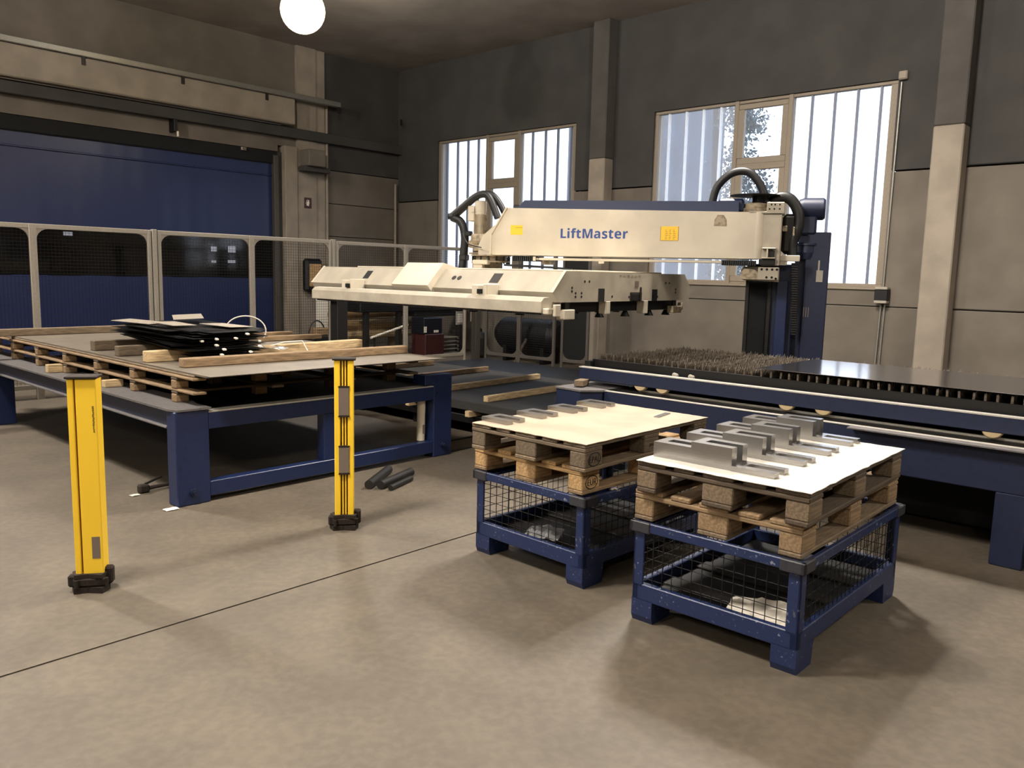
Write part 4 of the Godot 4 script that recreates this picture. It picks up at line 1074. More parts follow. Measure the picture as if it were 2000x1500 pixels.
# ------------------------------------------------------------------ laser cutting table
func make_cutting_table() -> void:
	var t := thing("cutting_table", "long blue base frame of the cutting table on the right", "machine table", Vector3(6.2, 0, -1.4))
	wput("front_beam", M().bx(5.25, 5.42, 0.43, 0.695, -3.81, 1.6, 0.006), Mt.blue_deep, t)
	wput("beam_edge", M().bx(5.246, 5.29, 0.695, 0.70, -3.81, 1.6), Mt.worn_glint_edge, t)
	wput("top_plate", M().bx(5.29, 5.75, 0.68, 0.697, -3.81, 1.6), Mt.dark_steel, t)
	wput("end_block", M().prism(PackedVector2Array([Vector2(5.125, -4.195), Vector2(5.097, -3.93), Vector2(5.236, -3.812), Vector2(5.6, -3.815), Vector2(5.6, -4.195)]), Vector3(0, 0, 0), Vector3.RIGHT, Vector3.BACK, Vector3(0, 0.69, 0)), Mt.blue_deep, t)
	wput("end_cap", M().prism(PackedVector2Array([Vector2(5.115, -4.2), Vector2(5.087, -3.92), Vector2(5.232, -3.802), Vector2(5.6, -3.805), Vector2(5.6, -4.2)]), Vector3(0, 0.69, 0), Vector3.RIGHT, Vector3.BACK, Vector3(0, 0.014, 0)), Mt.grey_top, t)
	wput("leg", M().bx(5.25, 5.42, 0, 0.43, -1.03, -0.86, 0.006), Mt.blue_deep, t)
	wput("step_plate", M().bx(5.16, 5.30, 0.69, 0.698, -1.86, 1.6), Mt.grey_top, t)
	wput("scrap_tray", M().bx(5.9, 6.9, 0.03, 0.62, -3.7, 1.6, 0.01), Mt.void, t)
	wput("back_beam", M().bx(6.86, 7.0, 0.3, 0.8, -4.0, 1.6, 0.006), Mt.blue_deep, t)
	wput("guide_rail", M().cyl(Vector3(5.44, 0.705, -3.6), Vector3(5.44, 0.705, 1.6), 0.011, 8), Mt.worn_glint_edge, t)
	# shuttle carriage
	var c := thing("shuttle_carriage", "dark shuttle carriage with jagged support slats on the blue base", "carriage", Vector3(6.2, 0.74, -1.3))
	wput("side_beam", M().bx(5.358, 5.42, 0.752, 0.848, -4.15, 1.5, 0.004), Mt.blue_deep, c)
	wput("beam_edge", M().bx(5.356, 5.42, 0.848, 0.856, -4.15, 1.5), Mt.worn_glint_edge, c)
	wput("inner_side", M().bx(5.475, 5.5, 0.75, 0.915, -4.1, 1.5), Mt.black_steel, c)
	wput("far_side", M().bx(6.84, 6.88, 0.75, 0.93, -4.1, 1.5), Mt.black_steel, c)
	wput("end_beam", M().bx(5.42, 6.88, 0.75, 0.90, -4.14, -4.08), Mt.black_steel, c)
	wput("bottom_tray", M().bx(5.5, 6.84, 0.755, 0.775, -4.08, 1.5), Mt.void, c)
	for q in [-3.55, -3.35, -2.355, -2.1, -1.1, -0.85]:
		var w := wput("roller", M().lathe(PackedVector2Array([Vector2(0, -0.024), Vector2(0.055, -0.024), Vector2(0.062, -0.016), Vector2(0.062, 0.016), Vector2(0.055, 0.024), Vector2(0, 0.024)]), Vector3(5.388, 0.775, q), 20, Basis.from_euler(Vector3(0, 0, PI / 2))), Mt.roller, c)
	for q in [[-3.28, "chip"], [-3.14, "chip"]]:
		wput("slag_crumb", M().box(Vector3(5.44, 0.862, q[0]), Vector3(0.03, 0.03, 0.05), Basis.from_euler(Vector3(0.3, 0.4, 0.2)), 0.01), Mt.fence_grey, c)
	# jagged slats
	var variants := []
	for k in 5:
		var poly := PackedVector2Array([Vector2(0, 0)])
		var nT := 62
		poly.append(Vector2(1.34, 0))
		for i in nT:
			var x := 1.34 - 1.34 * (i + 0.5) / nT
			poly.append(Vector2(x + 0.009, 0.135 + rng.randf_range(-0.015, 0.012)))
			poly.append(Vector2(x, 0.172 + rng.randf_range(-0.018, 0.008)))
			poly.append(Vector2(x - 0.009, 0.135 + rng.randf_range(-0.015, 0.012)))
		variants.append(M().prism(poly, Vector3.ZERO, Vector3.RIGHT, Vector3.UP, Vector3(0, 0, 0.004)).bx(0.0, 0.01, 0.09, 0.168, -0.006, 0.008).mesh())
	var n := 0
	var z := -4.04
	while z < 1.4:
		put("slat", variants[n % 5], Mt.slat_steel, c, Transform3D(Basis.from_euler(Vector3(rng.randf_range(-0.06, 0.06), rng.randf_range(-0.006, 0.006), 0)), Vector3(5.502 - 6.2, 0.79 - 0.74, z + 1.3)))
		z += 0.068
		n += 1
	solo("cut_sheet", M().bx(5.475, 6.5, 0.0, 0.004, -2.64, 1.2, 0.001).mesh(), Mt.sheet_steel, "bright steel sheet lying on the slats of the cutting table", "metal sheet", Transform3D(Basis.IDENTITY, Vector3(0, 0.973, 0)))

# ------------------------------------------------------------------ loading manipulator
func make_manipulator() -> void:
	var r := thing("loading_manipulator", "white and blue sheet loading machine with swivel arm and suction frame", "machine", Vector3(7.35, 0, -3.35))
	var inv := r.global_transform.affine_inverse()
	var ax := inv * Transform3D(Basis.from_euler(Vector3(0, deg_to_rad(-66.986), 0)), Vector3(5.928, 0, -5.741))   # x along the arm, z to the viewer
	var A := func(called: String, b: MB, m: Material, parent: Node3D = null) -> MeshInstance3D:
		if parent == null:
			return put(called, b.mesh(), m, r, ax)
		return put(called, b.mesh(), m, parent)
	# arm beam
	var D := 0.40
	var arm: MeshInstance3D = A.call("arm", M().prism(PackedVector2Array([Vector2(0, 1.80), Vector2(0.012, 1.787), Vector2(2.53, 1.787), Vector2(2.545, 1.80), Vector2(2.535, 2.185), Vector2(2.49, 2.198), Vector2(0.16, 2.245), Vector2(0.0, 1.985)]), Vector3(0, 0, -D), Vector3.RIGHT, Vector3.UP, Vector3(0, 0, D)), Mt.cream)
	A.call("end_flange", M().prism(PackedVector2Array([Vector2(-0.012, 1.79), Vector2(0.0, 1.79), Vector2(0.0, 1.985), Vector2(0.16, 2.245), Vector2(0.152, 2.255), Vector2(-0.012, 1.99)]), Vector3(0, 0, -D - 0.02), Vector3.RIGHT, Vector3.UP, Vector3(0, 0, D + 0.04)), Mt.cream, arm)
	# the two yellow notices and the lettering
	for q in [[0.196, 0.322, 1.985, 2.078, "yellow notice"], [1.672, 1.838, 1.94, 2.07, "yellow notice"]]:
		var s: MeshInstance3D = A.call("notice", M().bx(q[0], q[1], q[2], q[3], 0.0, 0.002), Mt.sticker_yellow, arm)
		s.set_meta("label", "yellow notice")
	var lines := M()
	for i in 6:
		for j in 3:
			lines.bx(1.715 + 0.036 * j, 1.715 + 0.036 * j + rng.randf_range(0.012, 0.028), 1.955 + 0.016 * i, 1.959 + 0.016 * i, 0.002, 0.0026)
	lines.bx(1.672, 1.676, 1.94, 2.07, 0.002, 0.0026).bx(1.834, 1.838, 1.94, 2.07, 0.002, 0.0026).bx(1.676, 1.834, 1.94, 1.943, 0.002, 0.0026).bx(0.245, 0.318, 2.052, 2.055, 0.002, 0.0026)
	A.call("notice_print", lines, Mt.sticker_rim, arm)
	var tm := TextMesh.new()
	tm.text = "LiftMaster"
	var f := SystemFont.new()
	f.font_names = PackedStringArray(["Droid Sans"])
	f.font_weight = 700
	tm.font = f
	tm.font_size = 64
	tm.pixel_size = 0.002
	tm.depth = 0.002
	var bb := tm.get_aabb()
	var sc := 0.655 / maxf(bb.size.x, 0.01)
	var tx := put("lettering", tm, Mt.text_blue, arm, Transform3D(Basis.IDENTITY.scaled(Vector3(sc, 0.098 / maxf(bb.size.y, 0.01), 1)), Vector3(1.032, 1.999, 0.001)))
	A.call("worn_patch", M().prism(PackedVector2Array([Vector2(2.15, 2.075), Vector2(2.265, 2.072), Vector2(2.262, 2.13), Vector2(2.235, 2.172), Vector2(2.18, 2.174), Vector2(2.155, 2.13)]), Vector3(0, 0, 0), Vector3.RIGHT, Vector3.UP, Vector3(0, 0, 0.0012)), Mt.cream_dirty, arm)
	# blue cover on top
	A.call("arm_cover", M().prism(PackedVector2Array([Vector2(0.255, 2.243), Vector2(2.36, 2.201), Vector2(2.36, 2.29), Vector2(2.18, 2.296), Vector2(0.33, 2.318)]), Vector3(0, 0, -D + 0.04), Vector3.RIGHT, Vector3.UP, Vector3(0, 0, D - 0.05)), Mt.blue_cover)
	A.call("cover_box", M().bx(2.17, 2.40, 2.2, 2.325, -0.32, -0.06, 0.02), Mt.blue_cover)
	A.call("cable_grip", M().bx(0.16, 0.24, 2.25, 2.29, -0.25, -0.15, 0.01), Mt.black_rubber)
	# push bar under the arm
	A.call("push_bar", M().bx(0.45, 2.25, 1.742, 1.766, -0.05, -0.02, 0.004).bx(0.43, 0.46, 1.735, 1.775, -0.06, -0.01, 0.004).bx(1.09, 1.14, 1.72, 1.742, -0.05, -0.02), Mt.cream)
	var ch := M()
	for i in 16:
		ch.bx(2.235 + 0.019 * i, 2.25 + 0.019 * i, 1.725, 1.772, -0.1, -0.015, 0.003)
	A.call("energy_chain", ch, Mt.black_rubber)
	var c2 := M()
	for i in 13:
		var a := PI * 0.5 * i / 12.0
		c2.box(Vector3(0.22 + 0.022 * i, 1.755, -0.1), Vector3(0.016, 0.05, 0.16), Basis.IDENTITY, 0.003)
	A.call("energy_chain", c2, Mt.black_rubber)
	A.call("chain_bracket", M().bx(0.5, 0.6, 1.70, 1.745, -0.2, -0.08, 0.005), Mt.cream_dirty)
	A.call("stabiliser_rod", M().tube(PackedVector3Array([Vector3(0.1, 1.69, -0.1), Vector3(0.6, 1.675, -0.1), Vector3(0.8, 1.66, -0.12)]), 0.012, 6), Mt.black_rubber)
	# head: gusset, gearbox, motor
	A.call("head_gusset", M().prism(PackedVector2Array([Vector2(-0.2, 1.79), Vector2(-0.01, 1.79), Vector2(-0.01, 2.085), Vector2(-0.03, 2.085), Vector2(-0.155, 1.98), Vector2(-0.2, 1.88)]), Vector3(0, 0, -0.16), Vector3.RIGHT, Vector3.UP, Vector3(0, 0, 0.02)), Mt.cream)
	A.call("head_gusset", M().prism(PackedVector2Array([Vector2(-0.2, 1.79), Vector2(-0.01, 1.79), Vector2(-0.01, 2.085), Vector2(-0.03, 2.085), Vector2(-0.155, 1.98), Vector2(-0.2, 1.88)]), Vector3(0, 0, -0.34), Vector3.RIGHT, Vector3.UP, Vector3(0, 0, 0.02)), Mt.cream)
	var mo := Vector3(-0.222, 0, -0.24)
	var motor: MeshInstance3D = A.call("motor", M().lathe(PackedVector2Array([Vector2(0, 2.335), Vector2(0.05, 2.335), Vector2(0.06, 2.325), Vector2(0.06, 2.23), Vector2(0.058, 2.225), Vector2(0.055, 2.0), Vector2(0.0, 2.0)]), mo, 22), Mt.cream)
	var fins := M()
	for i in 24:
		var a := TAU * i / 24
		fins.box(mo + Vector3(0.058 * cos(a), 2.1, 0.058 * sin(a)), Vector3(0.02, 0.2, 0.004), Basis.from_euler(Vector3(0, -a, 0)))
	A.call("cooling_fins", fins, Mt.cream_dirty, motor)
	A.call("terminal_box", M().bx(-0.345, -0.27, 2.13, 2.285, -0.31, -0.19, 0.008).bx(-0.3, -0.27, 2.22, 2.27, -0.19, -0.18), Mt.cream, motor)
	A.call("gearbox", M().lathe(PackedVector2Array([Vector2(0, 2.0), Vector2(0.085, 2.0), Vector2(0.095, 1.985), Vector2(0.10, 1.93), Vector2(0.085, 1.90), Vector2(0.07, 1.89), Vector2(0.07, 1.83), Vector2(0.04, 1.82), Vector2(0.04, 1.78), Vector2(0, 1.78)]), mo + Vector3(0.0, 0, 0), 22).bx(-0.33, -0.24, 1.86, 1.935, -0.3, -0.18, 0.01).bx(-0.32, -0.2, 1.795, 1.815, -0.3, -0.18, 0.004), Mt.cream_dirty)
	# turntable under the head
	var th := Vector3(-0.1, 0, -0.25)
	A.call("turntable", M().lathe(PackedVector2Array([Vector2(0, 1.79), Vector2(0.21, 1.79), Vector2(0.21, 1.778), Vector2(0.165, 1.775), Vector2(0.165, 1.735), Vector2(0.2, 1.73), Vector2(0.2, 1.715), Vector2(0.12, 1.71), Vector2(0.12, 1.63), Vector2(0, 1.63)]), th, 30), Mt.cream_dirty)
	A.call("turntable_bracket", M().bx(-0.2, -0.1, 1.63, 1.73, -0.08, 0.0, 0.008).bx(-0.2, -0.04, 1.69, 1.735, -0.08, 0.02, 0.01), Mt.cream)
	var bolts := M()
	for i in 14:
		var a := TAU * i / 14
		bolts.cyl(th + Vector3(0.19 * cos(a), 1.70, 0.19 * sin(a)), th + Vector3(0.19 * cos(a), 1.775, 0.19 * sin(a)), 0.009, 6)
	A.call("turntable_bolts", bolts, Mt.dark_steel)
	# hoses at the head
	var hz := -0.22
	var path := func(pts: Array, z: float) -> PackedVector3Array:
		var cv := Curve3D.new()
		for i in pts.size():
			var p := Vector3(pts[i][0], pts[i][1], z + (pts[i][2] if pts[i].size() > 2 else 0.0))
			var pa: Array = pts[maxi(i - 1, 0)]
			var pb: Array = pts[mini(i + 1, pts.size() - 1)]
			var d := Vector3(pb[0] - pa[0], pb[1] - pa[1], 0) / 6.0
			cv.add_point(p, -d, d)
		cv.bake_interval = 0.03
		return cv.get_baked_points()
	A.call("hose", M().tube(path.call([[-0.412, 1.63], [-0.395, 1.8], [-0.385, 1.98], [-0.43, 2.12], [-0.53, 2.17]], hz), 0.042, 12), Mt.black_rubber)
	A.call("hose", M().tube(path.call([[-0.53, 2.18], [-0.40, 2.28], [-0.27, 2.375], [-0.165, 2.40], [-0.10, 2.34], [-0.02, 2.16]], hz + 0.01), 0.037, 12), Mt.black_rubber)
	A.call("hose", M().tube(path.call([[-0.52, 2.20], [-0.40, 2.30], [-0.27, 2.395], [-0.14, 2.41], [-0.05, 2.33], [0.04, 2.18]], hz - 0.08), 0.033, 12), Mt.black_rubber)
	A.call("hose_elbow", M().lathe(PackedVector2Array([Vector2(0, -0.03), Vector2(0.045, -0.03), Vector2(0.05, 0.0), Vector2(0.045, 0.03), Vector2(0, 0.03)]), Vector3(-0.53, 2.178, hz), 14), Mt.black_rubber)
	A.call("thin_cable", M().tube(path.call([[-0.36, 2.0], [-0.3, 1.9], [-0.2, 1.87], [-0.15, 1.86]], -0.1), 0.006, 6), Mt.black_rubber)
	A.call("thin_cable", M().tube(path.call([[-0.01, 2.08], [-0.06, 2.02], [-0.07, 1.95]], -0.2), 0.006, 6), Mt.black_rubber)
	A.call("hose_clamp", M().bx(-0.37, -0.31, 1.98, 2.03, -0.26, -0.18, 0.008), Mt.black_rubber)
	A.call("hose_clamp", M().bx(-0.43, -0.35, 1.73, 1.79, -0.27, -0.17, 0.008), Mt.black_rubber)
	# hose arch at the right end
	A.call("hose", M().tube(path.call([[2.10, 2.27], [2.14, 2.44], [2.26, 2.56], [2.40, 2.575], [2.50, 2.49], [2.565, 2.36], [2.58, 2.25]], -0.2), 0.036, 14), Mt.black_rubber)
	# swivel joint
	A.call("swivel_post", M().lathe(PackedVector2Array([Vector2(0, 1.787), Vector2(0.055, 1.787), Vector2(0.055, 2.2), Vector2(0, 2.2)]), Vector3(2.535, 0, -0.05), 20), Mt.cream)
	A.call("carriage_plate", M().bx(2.575, 2.735, 1.73, 2.185, -0.3, -0.02, 0.006), Mt.cream_dull)
	A.call("bearing", M().lathe(PackedVector2Array([Vector2(0, 2.205), Vector2(0.12, 2.205), Vector2(0.12, 2.235), Vector2(0.1, 2.245), Vector2(0.1, 2.28), Vector2(0.05, 2.29), Vector2(0, 2.29)]), Vector3(2.5, 0, -0.14), 22), Mt.cream_dirty)
	A.call("bearing_gear", M().lathe(PackedVector2Array([Vector2(0, 2.25), Vector2(0.11, 2.25), Vector2(0.11, 2.285), Vector2(0.06, 2.3), Vector2(0.06, 2.35), Vector2(0, 2.35)]), Vector3(2.52, 0, -0.2), 24), Mt.black_steel)
	A.call("drip_disc", M().lathe(PackedVector2Array([Vector2(0, 2.37), Vector2(0.22, 2.362), Vector2(0.22, 2.357), Vector2(0, 2.35)]), Vector3(2.48, 0, -0.2), 28), Mt.dark_steel)
	var top: MeshInstance3D = A.call("top_bracket", M().bx(2.60, 2.75, 2.2, 2.285, -0.12, 0.0, 0.005).bx(2.45, 2.75, 2.185, 2.207, -0.3, 0.0, 0.004), Mt.cream_dull)
	var hb := M()
	for q in [[2.625, 2.225], [2.665, 2.225], [2.71, 2.225], [2.64, 2.262], [2.71, 2.262], [2.67, 2.262]]:
		hb.cyl(Vector3(q[0], q[1], 0.0), Vector3(q[0], q[1], 0.002), 0.008, 10)
	A.call("bolt_holes", hb, Mt.void, top)
	var low: MeshInstance3D = A.call("lower_bracket", M().prism(PackedVector2Array([Vector2(2.41, 1.595), Vector2(2.735, 1.585), Vector2(2.735, 1.715), Vector2(2.43, 1.722), Vector2(2.40, 1.68)]), Vector3(0, 0, -0.3), Vector3.RIGHT, Vector3.UP, Vector3(0, 0, 0.2)).bx(2.56, 2.735, 1.60, 1.715, -0.1, 0.0, 0.006), Mt.cream_dull)
	var hb2 := M()
	for q in [[2.59, 1.695], [2.635, 1.695], [2.635, 1.625], [2.68, 1.695], [2.72, 1.695], [2.68, 1.625], [2.715, 1.615]]:
		hb2.cyl(Vector3(q[0], q[1], 0.0), Vector3(q[0], q[1], 0.002), 0.011, 10)
	A.call("bolt_holes", hb2, Mt.void, low)
	A.call("nose_plate", M().prism(PackedVector2Array([Vector2(2.42, 1.605), Vector2(2.56, 1.605), Vector2(2.56, 1.66), Vector2(2.53, 1.69), Vector2(2.44, 1.70), Vector2(2.41, 1.66)]), Vector3(0, 0, -0.1), Vector3.RIGHT, Vector3.UP, Vector3(0, 0, 0.06)), Mt.cream_dirty, low)
	A.call("lock_bracket", M().bx(2.585, 2.70, 1.79, 1.80, -0.02, 0.05, 0.003).bx(2.585, 2.70, 1.875, 1.885, -0.02, 0.05, 0.003).bx(2.625, 2.637, 1.8, 1.875, -0.02, 0.05, 0.002), Mt.cream)
	A.call("lock_pin", M().bx(2.56, 2.70, 1.735, 1.79, -0.03, 0.02, 0.004).bx(2.65, 2.69, 1.8, 1.86, -0.02, 0.02, 0.004), Mt.black_steel)
	A.call("chain_arm", M().bx(2.735, 2.905, 1.773, 1.826, -0.2, -0.13, 0.004).bx(2.735, 2.80, 1.74, 1.80, -0.2, -0.14, 0.004), Mt.cream)
	# vertical energy chain
	var vc := M()
	for i in 30:
		vc.bx(2.835 + 0.0012 * i, 2.895 + 0.0008 * i, 1.76 - 0.022 * i - 0.017, 1.76 - 0.022 * i, -0.28 - 0.002 * i, -0.2 - 0.002 * i, 0.003)
	A.call("energy_chain", vc, Mt.dark_steel)
	var ac := PackedVector3Array()
	A.call("chain_arch", M().tube(path.call([[2.62, 2.3], [2.70, 2.35], [2.79, 2.33], [2.86, 2.22], [2.87, 2.08], [2.83, 1.94], [2.84, 1.8]], -0.26), 0.05, 10), Mt.black_rubber)
	A.call("cable_loom", M().bx(2.735, 2.86, 1.84, 2.2, -0.36, -0.22, 0.03), Mt.black_rubber)
	A.call("clip_plate", M().bx(2.74, 2.78, 2.04, 2.09, -0.2, -0.17, 0.003).bx(2.83, 2.845, 2.0, 2.08, -0.2, -0.18, 0.003), Mt.cream_dirty)
	# hoist motor on the tower
	var hm: MeshInstance3D = A.call("hoist_motor", M().lathe(PackedVector2Array([Vector2(0, -0.13), Vector2(0.085, -0.13), Vector2(0.1, -0.11), Vector2(0.1, 0.06), Vector2(0.085, 0.1), Vector2(0.0, 0.1)]), Vector3(2.965, 2.255, -0.42), 22, Basis.from_euler(Vector3(0.35, 0, PI / 2))), Mt.blue_deep)
	A.call("motor_gearbox", M().bx(2.89, 3.03, 2.02, 2.2, -0.5, -0.34, 0.02).bx(2.88, 3.0, 1.93, 2.03, -0.5, -0.36, 0.02), Mt.blue_deep, hm)
	A.call("motor_drive", M().lathe(PackedVector2Array([Vector2(0, 1.8), Vector2(0.07, 1.8), Vector2(0.085, 1.86), Vector2(0.085, 1.92), Vector2(0.1, 1.925), Vector2(0.1, 1.945), Vector2(0, 1.945)]), Vector3(2.96, 0, -0.42), 20), Mt.blue_deep)
	# tower
	A.call("tower_mast", M().bx(2.44, 2.87, 0.0, 1.75, -0.85, -0.35, 0.01), Mt.blue_deep)
	A.call("tower_mast", M().bx(2.72, 2.82, 0.0, 1.6, -0.35, -0.28, 0.006), Mt.blue_paint)
	A.call("mast_face", M().bx(2.475, 2.63, 0.4, 1.57, -0.35, -0.33), Mt.void)
	for x in [2.44, 2.64]:
		var rk := M().bx(x, x + 0.035, 0.3, 1.6, -0.35, -0.315, 0.004)
		for i in 50:
			rk.bx(x + 0.006, x + 0.029, 0.4 + 0.024 * i, 0.412 + 0.024 * i, -0.315, -0.309)
		A.call("rack_rail", rk, Mt.dark_steel)
	A.call("tower_panel", M().bx(2.95, 3.16, 0.0, 2.045, -0.95, -0.36, 0.008), Mt.blue_deep)
	A.call("tower_panel", M().bx(2.86, 2.96, 0.0, 1.95, -0.9, -0.45, 0.008), Mt.blue_deep)
	A.call("rating_plate", M().bx(3.055, 3.112, 1.595, 1.70, -0.36, -0.357).bx(3.065, 3.08, 1.70, 1.79, -0.36, -0.357), Mt.fence_grey)
	A.call("vent_slots", M().bx(2.965, 2.972, 1.27, 1.36, -0.36, -0.357).bx(2.985, 2.992, 1.27, 1.36, -0.36, -0.357).bx(3.005, 3.012, 1.27, 1.36, -0.36, -0.357), Mt.mirror_grey)
	A.call("tower_base", M().bx(2.3, 3.3, 0.0, 0.06, -1.1, -0.2, 0.01), Mt.blue_deep)
	# suction frame
	make_suction_frame(r)

func make_suction_frame(r: Node3D) -> void:
	var hexa := PackedVector2Array([Vector2(5.265, 1.634), Vector2(7.134, 1.637), Vector2(7.277, 1.482), Vector2(7.228, 1.385), Vector2(5.166, 1.38), Vector2(5.11, 1.463)])
	var hood := wput("suction_hood", M().prism(hexa, Vector3(0, 0, -7.66), Vector3.RIGHT, Vector3.UP, Vector3(0, 0, 3.40)), Mt.cream_dull, r)
	var hin := hood.global_transform.affine_inverse()
	var H := func(called: String, b: MB, m: Material) -> MeshInstance3D:
		return put(called, b.mesh(), m, hood)
	# edge folds of the sloping front at both ends
	for z in [-4.275, -7.665]:
		H.call("edge_fold", M().prism(PackedVector2Array([Vector2(5.262, 1.634), Vector2(5.275, 1.643), Vector2(5.115, 1.468), Vector2(5.103, 1.463)]), Vector3(0, 0, z), Vector3.RIGHT, Vector3.UP, Vector3(0, 0, 0.03)), Mt.cream)
	var endp: MeshInstance3D = H.call("end_plate", M().prism(hexa, Vector3(0, 0, -4.262), Vector3.RIGHT, Vector3.UP, Vector3(0, 0, 0.008)), Mt.cream_dull)
	H.call("top_lid", M().bx(5.6, 6.95, 1.636, 1.65, -7.5, -4.4, 0.004), Mt.cream)
	var holes := M()
	for q in [[5.53, 1.553], [5.594, 1.554], [6.796, 1.55], [6.86, 1.55], [5.36, 1.50], [5.36, 1.47], [5.41, 1.455], [5.41, 1.425], [5.49, 1.455], [5.49, 1.425], [5.93, 1.425], [6.19, 1.42], [6.58, 1.42], [6.66, 1.42], [6.98, 1.49], [6.98, 1.46]]:
		holes.cyl(Vector3(q[0], q[1], -4.256), Vector3(q[0], q[1], -4.2525), 0.011, 10)
	H.call("bolt_holes", holes, Mt.dark_steel)
	H.call("slot", M().bx(5.725, 5.815, 1.381, 1.495, -4.258, -4.2525), Mt.void)
	H.call("slot", M().bx(6.205, 6.395, 1.381, 1.462, -4.258, -4.2525), Mt.void)
	H.call("slot", M().bx(6.565, 6.655, 1.381, 1.49, -4.258, -4.2525), Mt.void)
	H.call("slot_lever", M().bx(6.355, 6.375, 1.381, 1.51, -4.253, -4.24, 0.003), Mt.dark_steel)
	H.call("slot_box", M().bx(6.235, 6.34, 1.385, 1.45, -4.2525, -4.245, 0.003), Mt.dark_steel)
	H.call("data_plate", M().bx(6.275, 6.335, 1.51, 1.565, -4.2525, -4.25), Mt.mirror_grey)
	var tp := M()
	for i in 6:
		tp.bx(6.03 + 0.06 * i, 6.065 + 0.06 * i, 1.607, 1.614, -4.2525, -4.2515)
	H.call("faded_print", tp, Mt.cream_dirty)
	# raised box on the slope
	var s0 := Vector2(5.11, 1.463)
	var s1 := Vector2(5.265, 1.634)
	var d := (s1 - s0).normalized()
	var nrm := Vector2(-d.y, d.x)
	var bp := PackedVector2Array([s0 - d * 0.0, s0 - d * 0.03 + nrm * 0.06, s1 + d * 0.03 + nrm * 0.05, s1 + d * 0.06, Vector2(5.5, 1.63)])
	H.call("raised_box", M().prism(bp, Vector3(0, 0, -6.22), Vector3.RIGHT, Vector3.UP, Vector3(0, 0, 0.52)).prism(PackedVector2Array([s0 - d * 0.03 + nrm * 0.06, s0, Vector2(5.15, 1.405), Vector2(5.10, 1.42)]), Vector3(0, 0, -6.22), Vector3.RIGHT, Vector3.UP, Vector3(0, 0, 0.52)), Mt.cream)
	# openings in the slope
	var on := func(u: float, z0: float, z1: float, u1: float) -> MB:
		var a := s0 + d * u
		var b := s0 + d * u1
		return M().prism(PackedVector2Array([a + nrm * 0.0015, b + nrm * 0.0015, b - nrm * 0.004, a - nrm * 0.004]), Vector3(0, 0, z0), Vector3.RIGHT, Vector3.UP, Vector3(0, 0, z1 - z0))
	H.call("slope_opening", on.call(0.08, -6.83, -6.74, 0.185), Mt.black_steel)
	H.call("slope_opening", on.call(0.08, -5.03, -4.92, 0.19), Mt.dark_steel)
	for z in [-5.50, -5.43]:
		H.call("round_hole", M().lathe(PackedVector2Array([Vector2(0, 0.003), Vector2(0.025, 0.003), Vector2(0.025, 0.0), Vector2(0, 0.0)]), Vector3(s0.x + d.x * 0.125, s0.y + d.y * 0.125, z), 14, Basis(Vector3(0, 0, 1), Vector3(nrm.x, nrm.y, 0), Vector3(d.x, d.y, 0))), Mt.dark_steel)
	# lower front bar with bristles
	var prof := PackedVector2Array([Vector2(4.92, 1.305), Vector2(4.925, 1.30), Vector2(5.04, 1.30), Vector2(5.06, 1.40), Vector2(5.02, 1.425), Vector2(4.955, 1.42), Vector2(4.92, 1.39)])
	var bar := wput("front_bar", M().prism(prof, Vector3(0, 0, -7.37), Vector3.RIGHT, Vector3.UP, Vector3(0, 0, 3.16)), Mt.cream_dull, r)
	var br := M()
	for i in 150:
		br.bx(4.935, 4.95, 1.285, 1.302, -7.3 + 0.0205 * i, -7.288 + 0.0205 * i)
	put("bristles", br.mesh(), Mt.black_rubber, bar)
	put("bar_end", M().bx(4.935, 5.05, 1.29, 1.34, -4.21, -4.15, 0.008).bx(4.94, 4.98, 1.335, 1.345, -4.15, -4.14).mesh(), Mt.cream, bar)
	for z in [-4.93, -6.80]:
		var k := wput("bar_bracket", M().bx(4.955, 5.12, 1.38, 1.505, z - 0.1, z - 0.01, 0.006).bx(4.97, 5.12, 1.36, 1.515, z + 0.02, z + 0.07, 0.006), Mt.cream, r)
		put("bracket_slot", M().bx(4.95, 4.97, 1.43, 1.47, z - 0.03, z + 0.02).mesh(), Mt.black_steel, k)
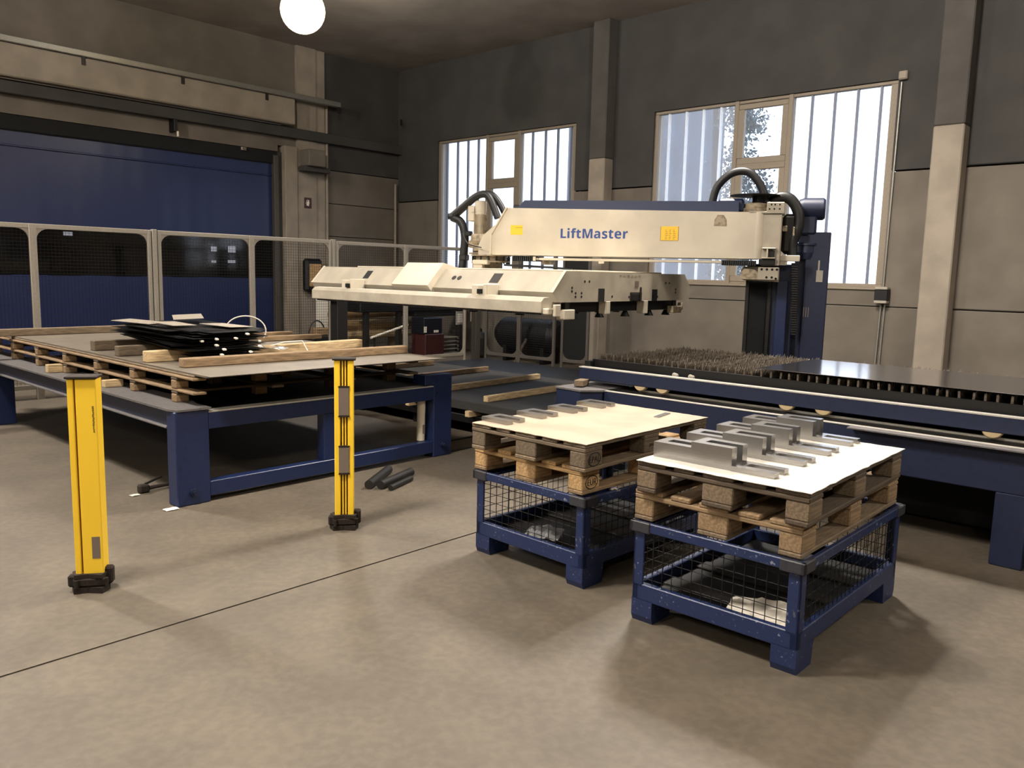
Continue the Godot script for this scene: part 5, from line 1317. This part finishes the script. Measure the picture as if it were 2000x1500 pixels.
	# suction beams and hangers
	for i in 6:
		var z := -4.4 - 0.6 * i
		wput("suction_beam", M().bx(5.3, 7.15, 1.29, 1.385, z - 0.06, z + 0.06, 0.006), Mt.black_steel, r)
		for x in [5.55, 5.95, 6.35, 6.75, 7.05]:
			if i < 3:
				wput("suction_cup", M().lathe(PackedVector2Array([Vector2(0, 0.1), Vector2(0.018, 0.1), Vector2(0.02, 0.05), Vector2(0.045, 0.0), Vector2(0.04, 0.0), Vector2(0, 0.04)]), Vector3(x, 1.235, z), 12), Mt.black_rubber, r)
	wput("hanger_box", M().bx(5.25, 5.395, 1.238, 1.32, -4.33, -4.24, 0.006), Mt.cream, r)
	wput("hanger_rod", M().cyl(Vector3(5.33, 1.31, -4.29), Vector3(5.33, 1.385, -4.29), 0.02, 10).cyl(Vector3(5.36, 1.31, -4.29), Vector3(5.36, 1.385, -4.29), 0.012, 10), Mt.dark_steel, r)
	wput("hanger", M().bx(5.84, 5.905, 1.275, 1.385, -4.27, -4.25, 0.003).bx(5.84, 5.85, 1.275, 1.385, -4.33, -4.25, 0.003), Mt.cream, r)
	wput("hanger", M().bx(6.43, 6.50, 1.268, 1.385, -4.27, -4.25, 0.003).bx(6.43, 6.44, 1.268, 1.385, -4.33, -4.25, 0.003), Mt.cream, r)
	wput("hanger_box", M().bx(6.93, 7.01, 1.262, 1.33, -4.31, -4.24, 0.006).bx(7.02, 7.09, 1.262, 1.33, -4.31, -4.24, 0.006).bx(7.10, 7.13, 1.29, 1.36, -4.3, -4.25, 0.006), Mt.cream_dirty, r)
	wput("hanger_rod", M().cyl(Vector3(7.0, 1.33, -4.28), Vector3(7.0, 1.385, -4.28), 0.02, 10), Mt.dark_steel, r)
	wput("skirt", M().prism(PackedVector2Array([Vector2(5.07, 1.30), Vector2(5.2, 1.27), Vector2(5.26, 1.38), Vector2(5.12, 1.385)]), Vector3(0, 0, -4.4), Vector3.RIGHT, Vector3.UP, Vector3(0, 0, 0.12)), Mt.cream_dirty, r)
	wput("corner_bracket", M().bx(4.99, 5.06, 1.275, 1.37, -4.15, -4.12, 0.005), Mt.cream, r)

func _ready() -> void:
	rng.seed = 4711
	setup()
	make_materials()
	make_lamps()
	make_room()
	make_windows()
	make_outside()
	make_manipulator()
	make_cutting_table()
	make_storage_table()
	make_low_stack()
	make_stacks()
	make_posts()
	make_fence()
	make_wall_fittings()
